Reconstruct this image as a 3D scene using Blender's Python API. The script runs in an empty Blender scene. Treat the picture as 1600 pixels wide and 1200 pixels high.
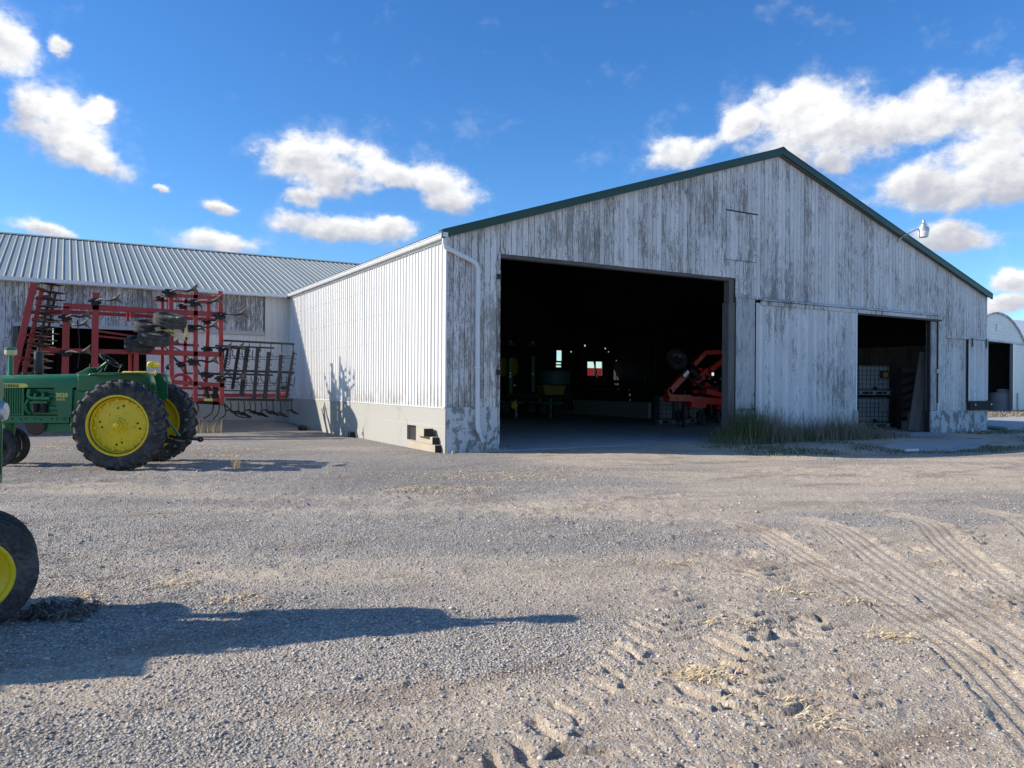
import bpy, math, random
import numpy as np
from mathutils import Vector, Matrix, Euler
random.seed(7); rng = np.random.default_rng(7)
R = math.radians
scene = bpy.context.scene
col = scene.collection

# ------------------------------------------------------------------ camera
EYE = 1.52; CF, SF = .503, .864            # the view axis is turned from the barn's axes
fwd = Vector((CF, SF, 0)).normalized(); rgt = Vector((SF, -CF, 0)).normalized()
cam = bpy.data.cameras.new('camera'); cam.lens = 27; cam.sensor_width = 36; cam.sensor_fit = 'HORIZONTAL'
cam.clip_start = .05; cam.clip_end = 6000
camo = bpy.data.objects.new('camera', cam); col.objects.link(camo)
tilt = R(.075); roll = R(.37)
z_ax = -(fwd * math.cos(tilt) + Vector((0, 0, 1)) * math.sin(tilt)); x_ax = rgt.copy(); y_ax = z_ax.cross(x_ax)
m3 = Matrix((x_ax, y_ax, z_ax)).transposed() @ Matrix.Rotation(roll, 3, 'Z')
camo.matrix_world = Matrix.Translation((0, 0, EYE)) @ m3.to_4x4()
scene.camera = camo

def wpt(right, depth, z=0.0):
    p = fwd * depth + rgt * right
    return Vector((p.x, p.y, z))

# ------------------------------------------------------------------ light
SUN_TO = Vector((-.894, .447, .545)).normalized()
sun_el = math.asin(SUN_TO.z); sun_az = math.atan2(SUN_TO.x, SUN_TO.y)      # clockwise from +Y
sl = bpy.data.lights.new('sun', 'SUN'); sl.energy = 5.0; sl.angle = R(.55); sl.color = (1.0, .92, .80)
so = bpy.data.objects.new('sun', sl); col.objects.link(so); so.rotation_euler = SUN_TO.to_track_quat('Z', 'Y').to_euler(); so.location = (0, 0, 60)

class NT:
    """tiny node tree helper"""
    def __init__(s, tree): s.t = tree; s.n = tree.nodes; s.l = tree.links
    def new(s, typ, **kw):
        n = s.n.new(typ)
        for k, v in kw.items(): setattr(n, k, v)
        return n
    def put(s, sock, val):
        if val is None: return
        if isinstance(val, bpy.types.NodeSocket): s.l.new(val, sock)
        else: sock.default_value = val
    def math(s, op, a, b=None, c=None, clamp=False):
        n = s.new('ShaderNodeMath', operation=op, use_clamp=clamp)
        for i, v in enumerate((a, b, c)): s.put(n.inputs[i], v)
        return n.outputs[0]
    def vmath(s, op, a, b=None, scale=None):
        n = s.new('ShaderNodeVectorMath', operation=op)
        s.put(n.inputs[0], a)
        if b is not None: s.put(n.inputs[1], b)
        if scale is not None: s.put(n.inputs['Scale'], scale)
        return n.outputs['Value'] if op in ('DOT_PRODUCT', 'LENGTH') else n.outputs[0]
    def noise(s, vec, scale=5, detail=4, rough=.55, dist=0, lac=2):
        n = s.new('ShaderNodeTexNoise'); s.put(n.inputs['Vector'], vec)
        n.inputs['Scale'].default_value = scale; n.inputs['Detail'].default_value = detail
        n.inputs['Roughness'].default_value = rough; n.inputs['Distortion'].default_value = dist; n.inputs['Lacunarity'].default_value = lac
        return n.outputs[0]
    def noisec(s, vec, scale=5, detail=4, rough=.55):
        n = s.new('ShaderNodeTexNoise'); s.put(n.inputs['Vector'], vec)
        n.inputs['Scale'].default_value = scale; n.inputs['Detail'].default_value = detail; n.inputs['Roughness'].default_value = rough
        return n.outputs[1]
    def vor(s, vec, scale=5, feature='F1', out=0):
        n = s.new('ShaderNodeTexVoronoi', feature=feature); s.put(n.inputs['Vector'], vec); n.inputs['Scale'].default_value = scale
        return n.outputs[out]
    def smooth(s, v, a, b, o0=0., o1=1.):
        n = s.new('ShaderNodeMapRange', interpolation_type='SMOOTHSTEP'); s.put(n.inputs[0], v)
        s.put(n.inputs[1], a); s.put(n.inputs[2], b); s.put(n.inputs[3], o0); s.put(n.inputs[4], o1)
        return n.outputs[0]
    def mix(s, f, a, b, typ='MIX'):
        n = s.new('ShaderNodeMix', data_type='RGBA', blend_type=typ)
        s.put(n.inputs[0], f)
        for i, v in ((6, a), (7, b)):
            if isinstance(v, tuple) and len(v) == 3: v = v + (1,)
            s.put(n.inputs[i], v)
        return n.outputs[2]
    def scale3(s, vec, x, y, z):
        return s.vmath('MULTIPLY', vec, (x, y, z))

# ------------------------------------------------------------------ sky with cumulus clouds (world)
w = bpy.data.worlds.new('World'); scene.world = w; w.use_nodes = True
wt = NT(w.node_tree); w.node_tree.nodes.clear()
sky = wt.new('ShaderNodeTexSky', sky_type='NISHITA'); sky.sun_disc = False
sky.sun_elevation = sun_el; sky.sun_rotation = sun_az
sky.air_density = 1.0; sky.dust_density = .3; sky.ozone_density = 1.6; sky.altitude = 250
gen = wt.new('ShaderNodeTexCoord').outputs['Generated']
vdir = wt.vmath('NORMALIZE', gen)
# tangent coordinates are angles (azimuth from the view axis, elevation), the same everywhere round the horizon
sep = wt.new('ShaderNodeSeparateXYZ'); wt.put(sep.inputs[0], vdir)
dr = wt.vmath('DOT_PRODUCT', vdir, tuple(rgt)); df = wt.vmath('DOT_PRODUCT', vdir, tuple(fwd))
az = wt.math('ARCTAN2', dr, df); el = wt.math('ARCSINE', sep.outputs[2])
nz = wt.noisec(wt.vmath('MULTIPLY', vdir, (1, 1, 1.5)), 7, 6, .62)
nzs = wt.new('ShaderNodeSeparateColor'); wt.put(nzs.inputs[0], nz)
az_d = wt.math('ADD', az, wt.math('MULTIPLY', wt.math('SUBTRACT', nzs.outputs[0], .5), .07))
el_d = wt.math('ADD', el, wt.math('MULTIPLY', wt.math('SUBTRACT', nzs.outputs[1], .5), .05))
def pxdir(px, py):
    u = (px - 800) / 1200; v = (601.5 + (px - 800) * .0065 - py) / 1200
    return math.atan(u), math.atan(v / math.sqrt(1 + u * u))
# (px, py, half width, half height, tilt degrees) measured on the photograph; unseen ones added below whiten the fill light
CL = [(10, 75, 50, 42, -20), (100, 80, 24, 14, 10), (60, 185, 62, 38, -35), (135, 232, 66, 34, -20), (152, 170, 34, 14, 25),
      (500, 258, 80, 40, -5), (590, 262, 90, 26, -22), (690, 295, 78, 36, -18), (470, 300, 34, 22, 0),
      (530, 361, 88, 24, -6), (610, 362, 40, 18, 0), (345, 326, 27, 12, -5), (345, 383, 60, 19, 0), (80, 366, 45, 10, -8),
      (1060, 236, 58, 26, 12), (1160, 192, 46, 24, 15), (1260, 185, 90, 52, 5), (1400, 190, 150, 48, 6), (1560, 165, 110, 58, 14),
      (1540, 245, 110, 30, 8), (1450, 302, 100, 36, 3), (1580, 285, 90, 40, 6), (1480, 372, 72, 22, -4), (1590, 438, 40, 17, 0), (1585, 470, 55, 14, 8),
      (1300, 250, 40, 18, 0), (1350, 205, 220, 40, 6), (1520, 285, 150, 42, 5), (545, 262, 60, 34, -12), (98, 205, 70, 48, -38), (240, 292, 18, 7, 0)]
clouds = []
for px, py, a, b, t in CL:
    A, E_ = pxdir(px, py); k = math.cos(A)
    clouds.append((A, E_, a / 1200 * k * k * 1.24, b / 1200 * k * 1.26, R(t)))
rc = random.Random(3)
for i in range(30):                        # unseen cumulus beyond the frame, multiplied and enlarged to whiten the fill light
    A = rc.uniform(.75, 2 * math.pi - .75)
    if A > math.pi: A -= 2 * math.pi
    E_ = rc.uniform(.1, .8); a = rc.uniform(.06, .19)
    clouds.append((A, E_, a, a * rc.uniform(.3, .5), rc.uniform(-.3, .3)))
dens = None; vert = None; dsum = None
for (A, E_, a, b, t) in clouds:
    da = wt.math('SUBTRACT', az_d, A); de = wt.math('SUBTRACT', el_d, E_)
    ct, st = math.cos(t), math.sin(t)
    x = wt.math('MULTIPLY_ADD', da, ct / a, wt.math('MULTIPLY', de, st / a))
    y = wt.math('MULTIPLY_ADD', da, -st / b, wt.math('MULTIPLY', de, ct / b))
    d2 = wt.math('MULTIPLY_ADD', x, x, wt.math('MULTIPLY', y, y))
    g = wt.math('EXPONENT', wt.math('MULTIPLY', d2, -1.1))
    dens = g if dens is None else wt.math('MAXIMUM', dens, g); dsum = g if dsum is None else wt.math('ADD', dsum, g)
    vy = wt.math('MULTIPLY', g, y)
    vert = vy if vert is None else wt.math('ADD', vert, vy)
n1 = wt.noise(wt.vmath('MULTIPLY', vdir, (1, 1, 1.35)), 17, 10, .60)
n2 = wt.noise(wt.vmath('ADD', wt.vmath('MULTIPLY', vdir, (1, 1, 1.35)), (-.006, .004, .008)), 17, 5, .55)
dn = wt.math('ADD', dens, wt.math('MULTIPLY', wt.math('SUBTRACT', n1, .5), 1.5))
cov = wt.smooth(dn, .31, .80)
veil = wt.smooth(wt.math('ADD', dens, wt.math('MULTIPLY', wt.math('SUBTRACT', n1, .5), 2.2)), .15, .8, 0, .22)
cov = wt.math('MAXIMUM', cov, veil)
hgt = wt.math('DIVIDE', vert, wt.math('ADD', dsum, .12))
lit = wt.math('ADD', wt.math('MULTIPLY_ADD', hgt, .80, .60), wt.math('MULTIPLY', wt.math('SUBTRACT', n1, n2), 2.0))
lit = wt.math('SUBTRACT', lit, wt.math('MULTIPLY', wt.smooth(dn, .6, 1.3), .18))
lit = wt.smooth(lit, -.05, 1.0)
ccol = wt.mix(lit, (3.3, 3.45, 4.0), (6.7, 6.7, 6.65))
# deeper, clearer autumn blue
hs = wt.new('ShaderNodeHueSaturation'); hs.inputs['Saturation'].default_value = 1.27; hs.inputs['Value'].default_value = 1.0
wt.put(hs.inputs['Color'], sky.outputs[0])
skyc = wt.mix(1.0, hs.outputs[0], (.66, .91, 1.19), 'MULTIPLY')
final = wt.mix(cov, skyc, ccol)
bg = wt.new('ShaderNodeBackground'); bg.inputs['Strength'].default_value = .13
wt.put(bg.inputs[0], final)
wo = wt.new('ShaderNodeOutputWorld'); wt.l.new(bg.outputs[0], wo.inputs[0])
w.cycles.sampling_method = 'MANUAL'; w.cycles.sample_map_resolution = 512

vs = scene.view_settings; scene.display_settings.display_device = 'sRGB'
vs.view_transform = 'Standard'; vs.look = 'None'; vs.gamma = 1; vs.exposure = 0.32
try: vs.use_curve_mapping = False
except Exception: pass
scene.render.engine = 'CYCLES'
scene.cycles.max_bounces = 6; scene.cycles.diffuse_bounces = 3; scene.cycles.glossy_bounces = 2; scene.cycles.transmission_bounces = 3
scene.cycles.sample_clamp_indirect = 4
scene.cycles.use_denoising = True

# ------------------------------------------------------------------ materials
def bsdf_mat(name, color=(.5, .5, .5), rough=.6, metal=0, fn=None):
    m = bpy.data.materials.new(name); m.use_nodes = True
    t = NT(m.node_tree); b = m.node_tree.nodes['Principled BSDF']
    b.inputs['Base Color'].default_value = tuple(color) + (1,)
    b.inputs['Roughness'].default_value = rough; b.inputs['Metallic'].default_value = metal
    if fn: fn(t, b)
    return m
def geo(t): return t.new('ShaderNodeNewGeometry').outputs['Position']
def bump(t, b, h, dist=.01, strength=.6):
    n = t.new('ShaderNodeBump'); n.inputs['Distance'].default_value = dist; n.inputs['Strength'].default_value = strength
    t.put(n.inputs['Height'], h); t.l.new(n.outputs[0], b.inputs['Normal'])

def peeling(name, peel, paint=(.66, .68, .70), wood=(.19, .185, .18), gradx=None, rustic=0.):
    def fn(t, b):
        p = geo(t)
        rnd = t.new('ShaderNodeObjectInfo').outputs['Random']
        off = t.vmath('SCALE', (31., 17., 5.), scale=rnd)
        q = t.vmath('ADD', p, off)
        a = t.noise(t.scale3(q, 30, 30, 4.2), 1, 8, .78)              # long vertical flakes
        c = t.noise(t.scale3(q, 10, 10, 1.6), 1, 5, .65, .3)
        d = t.noise(t.scale3(q, 60, 60, 26), 1, 4, .7)               # small chips
        big = t.noise(t.scale3(p, .45, .45, .38), 1, 4, .6)
        mid = t.noise(t.scale3(p, 1.6, 1.6, .9), 1, 3, .6)
        v = t.math('ADD', t.math('MULTIPLY', a, .58), t.math('MULTIPLY', c, .22))
        v = t.math('ADD', v, t.math('MULTIPLY', d, .20))
        thr = t.math('ADD', peel, t.math('MULTIPLY', t.math('SUBTRACT', big, .5), .20))
        thr = t.math('ADD', thr, t.math('MULTIPLY', t.math('SUBTRACT', mid, .5), .16))
        thr = t.math('ADD', thr, t.math('MULTIPLY', t.math('SUBTRACT', rnd, .5), .055))
        if gradx:
            sx = t.new('ShaderNodeSeparateXYZ'); t.put(sx.inputs[0], p)
            thr = t.math('ADD', thr, t.smooth(sx.outputs[0], gradx[0], gradx[1], gradx[2], gradx[3]))
        e = t.math('SUBTRACT', thr, v)
        bare = t.smooth(e, -.006, .016)
        grain = t.noise(t.scale3(q, 120, 120, 3), 1, 4, .7)
        wd = t.mix(grain, tuple(k * .62 for k in wood), tuple(k * 1.45 for k in wood))
        wd = t.mix(t.smooth(t.noise(t.scale3(q, 4, 4, 1), 1, 3), .45, .75), wd, tuple(k * .7 for k in wood))
        wd = t.mix(rnd, wd, (.27, .24, .2)) if rustic else wd
        pt = t.mix(t.noise(t.scale3(q, 14, 14, 2), 1, 4, .6), tuple(k * .80 for k in paint), tuple(min(1, k * 1.10) for k in paint))
        pt = t.mix(t.smooth(big, .35, .75, 0, .25), pt, (.42, .42, .40))
        cc = t.mix(bare, pt, wd)
        tone = t.new('ShaderNodeCombineColor'); tv = t.smooth(t.math('FRACT', t.math('MULTIPLY', rnd, 7.31)), 0., 1., .88, 1.08)
        for q_ in range(3): t.put(tone.inputs[q_], tv)
        t.put(b.inputs['Base Color'], t.mix(1., cc, tone.outputs[0], 'MULTIPLY'))
        t.put(b.inputs['Roughness'], t.smooth(bare, 0, 1, .62, .9))
        h = t.math('ADD', t.math('MULTIPLY', bare, -.5), t.math('MULTIPLY', grain, .35))
        bump(t, b, h, .004, .7)
    return bsdf_mat(name, fn=fn)

def sheet(name, color, rough, metal, dirt=.2, dirtcol=(.3, .28, .25), spec=None):
    def fn(t, b):
        p = geo(t)
        n = t.noise(t.scale3(p, 1.2, 1.2, .5), 1, 5, .6)
        n2 = t.noise(t.scale3(p, 12, 12, 1.2), 1, 4, .6)
        f = t.math('MULTIPLY', t.smooth(t.math('MULTIPLY_ADD', n2, .5, t.math('MULTIPLY', n, .5)), .42, .72), dirt)
        rnd = t.new('ShaderNodeObjectInfo').outputs['Random']
        cc = t.mix(rnd, tuple(k * .94 for k in color), tuple(min(1, k * 1.04) for k in color))
        c2 = t.mix(f, cc, dirtcol)
        if name == 'white steel siding':          # mud splashed up from the yard and faint rust runs below the screws
            sz = t.new('ShaderNodeSeparateXYZ'); t.put(sz.inputs[0], p)
            sp_ = t.math('MULTIPLY', t.smooth(sz.outputs[2], 1.0, 1.75, .55, 0.), t.smooth(t.noise(t.scale3(p, 3, 3, 2), 1, 5, .7), .40, .62))
            c2 = t.mix(sp_, c2, (.36, .32, .27))
            c2 = t.mix(t.math('MULTIPLY', t.smooth(t.noise(t.scale3(p, 16, 16, .55), 1, 4, .6), .62, .74), .38), c2, (.40, .30, .20))
        t.put(b.inputs['Base Color'], c2)
        t.put(b.inputs['Roughness'], t.math('MULTIPLY_ADD', n2, .2, rough - .1))
        bump(t, b, t.noise(t.scale3(p, 2.5, 2.5, 2.5), 1, 2), .012, .25)
    return bsdf_mat(name, rough=rough, metal=metal, fn=fn)

def machine(name, color, rough=.4, dirt=.35, dcol=(.17, .14, .11), metal=0, chip=None):
    def fn(t, b):
        p = t.new('ShaderNodeTexCoord').outputs['Object']
        n = t.noise(p, 5, 6, .65); n2 = t.noise(p, 40, 4, .6)
        f = t.math('MULTIPLY', t.smooth(t.math('MULTIPLY_ADD', n2, .35, t.math('MULTIPLY', n, .65)), .40, .68), dirt)
        c = t.mix(t.noise(p, 1.7, 3), tuple(k * .82 for k in color), tuple(min(1, k * 1.12) for k in color))
        c = t.mix(f, c, dcol)
        if chip:
            c = t.mix(t.smooth(t.noise(p, 28, 5, .7), .62, .66), c, chip)
        t.put(b.inputs['Base Color'], c)
        t.put(b.inputs['Roughness'], t.math('MULTIPLY_ADD', f, .6, rough))
        bump(t, b, n2, .002, .3)
    return bsdf_mat(name, rough=rough, metal=metal, fn=fn)

def concrete(name, c0, c1, stain=(.16, .16, .15), sp=.5, paint=None, joints=False):
    def fn(t, b):
        p = geo(t)
        n = t.noise(p, 1.3, 6, .65); n2 = t.noise(p, 30, 5, .65); n3 = t.noise(t.scale3(p, 4.5, 4.5, 2.6), 1, 7, .72, .3)
        c = t.mix(n2, c0, c1)
        c = t.mix(t.smooth(n, .5, .72, 0, sp), c, stain)
        if paint:
            c = t.mix(t.smooth(n3, paint[1], paint[1] + .05, 0, .85), c, paint[0])
        h = t.math('ADD', t.math('MULTIPLY', n2, .5), n)
        if joints:
            sx = t.new('ShaderNodeSeparateXYZ'); t.put(sx.inputs[0], p)
            zz = t.math('ABSOLUTE', t.math('SUBTRACT', t.math('FRACT', t.math('DIVIDE', t.math('ADD', sx.outputs[2], t.math('MULTIPLY', n, .03)), .4)), .5))
            j = t.smooth(zz, .0, .02, 1, 0)
            j = t.math('MULTIPLY', j, t.smooth(t.noise(p, .9, 3), .42, .6))
            c = t.mix(t.math('MULTIPLY', j, .55), c, (.62, .6, .54))
            cr = t.vor(t.scale3(p, .45, .45, .9), 1, 'DISTANCE_TO_EDGE')
            cr = t.math('MULTIPLY', t.smooth(t.math('ADD', cr, t.math('MULTIPLY', n2, .01)), .004, .012, 1, 0), t.smooth(n, .5, .6))
            c = t.mix(t.math('MULTIPLY', cr, .7), c, (.1, .1, .095))
            h = t.math('SUBTRACT', h, t.math('MULTIPLY', cr, .6))
        t.put(b.inputs['Base Color'], c)
        bump(t, b, h, .012, .5)
    return bsdf_mat(name, rough=.9, fn=fn)

M = {}
M['gable'] = peeling('weathered white paint gable', .480, (.72, .715, .71), (.32, .31, .295), gradx=(12, 22, .015, -.02))
M['door'] = peeling('white painted door boards', .452, (.74, .74, .75), (.30, .29, .28))
M['trim'] = peeling('flaking white trim', .47, (.64, .66, .66), (.17, .14, .12))
M['wingboard'] = peeling('wing boards bare grey', .505, (.66, .66, .67), (.26, .25, .24))
M['panelold'] = peeling('grey washed panel', .45, (.45, .47, .48), (.26, .26, .26))
M['post'] = peeling('bare grey post', .75, (.3, .3, .3), (.125, .12, .115))
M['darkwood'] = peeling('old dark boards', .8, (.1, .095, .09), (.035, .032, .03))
M['innerwood'] = peeling('inner lining boards', .7, (.34, .32, .30), (.20, .18, .16))
M['whitemetal'] = sheet('white steel siding', (.73, .72, .70), .5, 0, .22, (.5, .47, .42))
M['gutter'] = sheet('white aluminium', (.74, .75, .76), .35, 0, .12)
M['galv'] = sheet('galvanized roof', (.34, .37, .335), .55, .08, .3, (.25, .25, .24))
M['green_trim'] = sheet('dark green trim', (.012, .05, .03), .4, 0, .15, (.05, .08, .07))
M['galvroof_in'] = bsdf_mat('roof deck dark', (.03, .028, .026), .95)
M['concrete'] = concrete('parged foundation', (.36, .35, .315), (.43, .42, .38), sp=.3, joints=True)
M['concrete_old'] = concrete('painted concrete', (.20, .205, .205), (.27, .275, .27), sp=.4, paint=((.60, .63, .66), .47))
M['slab'] = concrete('concrete slab', (.36, .355, .34), (.46, .455, .44), sp=.3)
M['floor'] = concrete('dusty barn floor', (.44, .42, .40), (.55, .53, .50), sp=.6)
M['rubber'] = machine('tyre rubber', (.020, .020, .021), .74, .75, (.15, .14, .13))
M['jgreen'] = machine('green tractor paint', (.014, .16, .055), .30, .25, (.06, .075, .05))
M['jyellow'] = machine('yellow wheel paint', (.86, .60, .008), .36, .18, (.42, .30, .05), chip=(.25, .2, .06))
M['cream'] = machine('cream paint', (.62, .56, .32), .45, .35, (.3, .25, .16))
M['redpaint'] = machine('red implement paint', (.38, .028, .028), .42, .35, (.15, .06, .05), chip=(.09, .04, .03))
M['redbright'] = machine('bright red paint', (.72, .012, .008), .32, .05)
M['orange'] = bsdf_mat('orange reflector', (.7, .22, .02), .35)
M['iron'] = machine('dark iron', (.022, .021, .022), .55, .45, (.07, .055, .045), .35)
M['rust'] = machine('rusty blade', (.075, .045, .035), .55, .5, (.14, .08, .055), .4)
M['shine'] = machine('worn steel', (.17, .15, .135), .5, .5, (.08, .06, .045), .5)
M['blackpaint'] = machine('black painted steel', (.016, .016, .018), .5, .3, (.06, .055, .05))
M['hose'] = bsdf_mat('rubber hose', (.012, .012, .012), .5)
M['hole'] = bsdf_mat('bolt hole', (.008, .008, .007), .8)
M['silver'] = bsdf_mat('lamp metal', (.5, .52, .54), .35, .6)
M['glasslens'] = bsdf_mat('lamp refractor', (.75, .78, .8), .18)
M['poly'] = machine('white plastic tank', (.40, .45, .46), .45, .2)
M['tealpoly'] = machine('green plastic tank', (.05, .13, .125), .45, .2)
M['polyyel'] = machine('yellow hopper', (.3, .25, .02), .5, .25)
M['cage'] = bsdf_mat('galvanized cage', (.10, .11, .115), .5, .6)
M['timber'] = machine('hollow concrete block', (.47, .42, .32), .9, .35, (.36, .2, .1))
M['plank'] = peeling('old ramp plank', .72, (.2, .19, .18), (.12, .10, .09))
M['pvc'] = bsdf_mat('white plastic', (.8, .8, .78), .5)
M['decal'] = bsdf_mat('yellow decal', (.72, .62, .12), .5)
M['decaldark'] = bsdf_mat('black decal', (.01, .02, .012), .5)

# ------------------------------------------------------------------ mesh helpers
class MB:
    def __init__(s): s.v = []; s.f = []; s.mi = []; s.cur = 0
    def add(s, vs_, fs):
        o = len(s.v); s.v += [tuple(v) for v in vs_]; s.f += [tuple(i + o for i in f) for f in fs]; s.mi += [s.cur] * len(fs); return s
    def box(s, a, b):
        (x0, y0, z0), (x1, y1, z1) = a, b
        x0, x1 = min(x0, x1), max(x0, x1); y0, y1 = min(y0, y1), max(y0, y1); z0, z1 = min(z0, z1), max(z0, z1)
        return s.add([(x0, y0, z0), (x1, y0, z0), (x1, y1, z0), (x0, y1, z0), (x0, y0, z1), (x1, y0, z1), (x1, y1, z1), (x0, y1, z1)],
              [(0, 3, 2, 1), (4, 5, 6, 7), (0, 1, 5, 4), (1, 2, 6, 5), (2, 3, 7, 6), (3, 0, 4, 7)])
    def bar(s, p, q, w_, h_, up=(0, 0, 1)):
        p, q = Vector(p), Vector(q); d = (q - p).normalized(); up = Vector(up)
        if abs(d.dot(up)) > .98: up = Vector((1, 0, 0)) if abs(d.x) < .9 else Vector((0, 1, 0))
        x = d.cross(up).normalized() * w_ / 2; y = x.cross(d).normalized() * h_ / 2
        vs_ = [p - x - y, p + x - y, p + x + y, p - x + y, q - x - y, q + x - y, q + x + y, q - x + y]
        return s.add(vs_, [(0, 1, 2, 3), (7, 6, 5, 4), (0, 4, 5, 1), (1, 5, 6, 2), (2, 6, 7, 3), (3, 7, 4, 0)])
    def tube(s, pts, r, n=8, cap=True):
        pts = [Vector(p) for p in pts]; rs = r if isinstance(r, (list, tuple)) else [r] * len(pts)
        vs_ = []; up = None
        for i, p in enumerate(pts):
            d = (pts[min(i + 1, len(pts) - 1)] - pts[max(i - 1, 0)]).normalized()
            if up is None or abs(up.dot(d)) > .95: up = Vector((0, 0, 1)) if abs(d.z) < .9 else Vector((1, 0, 0))
            x = d.cross(up).normalized(); y = x.cross(d).normalized(); up = y
            for k in range(n):
                a = 2 * math.pi * k / n; vs_.append(p + (x * math.cos(a) + y * math.sin(a)) * rs[i])
        fs = []
        for i in range(len(pts) - 1):
            for k in range(n):
                k2 = (k + 1) % n; fs.append((i * n + k, i * n + k2, (i + 1) * n + k2, (i + 1) * n + k))
        if cap: fs.append(tuple(range(n - 1, -1, -1))); fs.append(tuple((len(pts) - 1) * n + k for k in range(n)))
        return s.add(vs_, fs)
    def lathe(s, prof, c, axis, n=32):
        """prof: list of (radius, distance along the axis)"""
        c = Vector(c); ax = Vector(axis).normalized(); u = ax.orthogonal().normalized(); v = ax.cross(u)
        vs_ = []
        for (r, h) in prof:
            for k in range(n):
                a = 2 * math.pi * k / n; vs_.append(c + ax * h + (u * math.cos(a) + v * math.sin(a)) * r)
        fs = []
        for i in range(len(prof) - 1):
            for k in range(n):
                k2 = (k + 1) % n; fs.append((i * n + k, i * n + k2, (i + 1) * n + k2, (i + 1) * n + k))
        return s.add(vs_, fs)
    def prism(s, poly, d):
        """poly: 3-D loop, pushed along d"""
        n = len(poly); d = Vector(d); vs_ = [Vector(p) for p in poly] + [Vector(p) + d for p in poly]
        fs = [tuple(range(n - 1, -1, -1)), tuple(range(n, 2 * n))] + [(i, (i + 1) % n, n + (i + 1) % n, n + i) for i in range(n)]
        return s.add(vs_, fs)
    def mesh(s, name, mats, smooth=False):
        me = bpy.data.meshes.new(name); me.from_pydata(s.v, [], s.f); me.validate()
        for m in (mats if isinstance(mats, (list, tuple)) else [mats]): me.materials.append(m)
        if len(set(s.mi)) > 1: me.polygons.foreach_set('material_index', s.mi[:len(me.polygons)])
        import bmesh
        b = bmesh.new(); b.from_mesh(me); bmesh.ops.recalc_face_normals(b, faces=b.faces); b.to_mesh(me); b.free()
        if smooth:
            me.polygons.foreach_set('use_smooth', [True] * len(me.polygons)); me.set_sharp_from_angle(angle=R(smooth if smooth is not True else 38))
        return me
    def obj(s, name, mats, parent=None, smooth=False, bevel=0):
        """vertices are in the parent's space"""
        o = bpy.data.objects.new(name, s.mesh(name, mats, smooth)); col.objects.link(o)
        if parent is not None: o.parent = parent
        if bevel:
            mo = o.modifiers.new('bevel', 'BEVEL'); mo.width = bevel; mo.segments = 2; mo.limit_method = 'ANGLE'; mo.angle_limit = R(40)
        return o
    def wobj(s, name, mats, parent, **k):
        """vertices in world space, parent is an unrotated Empty"""
        l = parent.location if parent.parent is None else parent.parent.location + parent.location
        s.v = [(x - l[0], y - l[1], z - l[2]) for x, y, z in s.v]
        return s.obj(name, mats, parent, **k)

def empty(name, loc, label, cat, rz=0, group=None):
    o = bpy.data.objects.new(name, None); col.objects.link(o); o.location = loc; o.rotation_euler = (0, 0, rz); o.empty_display_size = .3
    return tag(o, label, cat, group)
def tag(o, label, cat, group=None):
    o['label'] = label; o['category'] = cat
    if group: o['group'] = group
    return o
def structure(o): o['kind'] = 'structure'; return o
def stuff(o): o['kind'] = 'stuff'; return o
def copy_tree(o, parent=None):
    c = o.copy(); col.objects.link(c); c.parent = parent
    for ch in list(o.children): copy_tree(ch, c)
    return c

def hz(px): return 597 + (px - 108) * .0065
def on_y(px, py, Y):                       # the point of the vertical plane y = Y that a spot of the photograph shows
    u = (px - 800) / 1200; rx, ry = CF + SF * u, SF - CF * u; t = Y / ry
    return Vector((rx * t, Y, EYE + (hz(px) - py) * t / 1200))

# ------------------------------------------------------------------ numpy noise
def _hash(i, j, s):
    h = (i.astype(np.int64) * 374761393 + j.astype(np.int64) * 668265263 + s * 1442695041) & 0xffffffff
    h = ((h ^ (h >> 13)) * 1274126177) & 0xffffffff
    h = (h ^ (h >> 16)) & 0xffffffff
    return h / 4294967295.0
def vnoise(x, y, s=0):
    i = np.floor(x); j = np.floor(y); fx = x - i; fy = y - j
    fx = fx * fx * (3 - 2 * fx); fy = fy * fy * (3 - 2 * fy)
    a = _hash(i, j, s); b = _hash(i + 1, j, s); c = _hash(i, j + 1, s); d = _hash(i + 1, j + 1, s)
    return (a * (1 - fx) + b * fx) * (1 - fy) + (c * (1 - fx) + d * fx) * fy - .5
def fbm(x, y, o=4, s=0, g=.5):
    r = 0; a = 1
    for k in range(o): r = r + a * vnoise(x * 2 ** k + 13.7 * k, y * 2 ** k - 7.1 * k, s + k); a *= g
    return r
def sstep(a, b, x):
    t = np.clip((x - a) / (b - a), 0, 1); return t * t * (3 - 2 * t)

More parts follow.
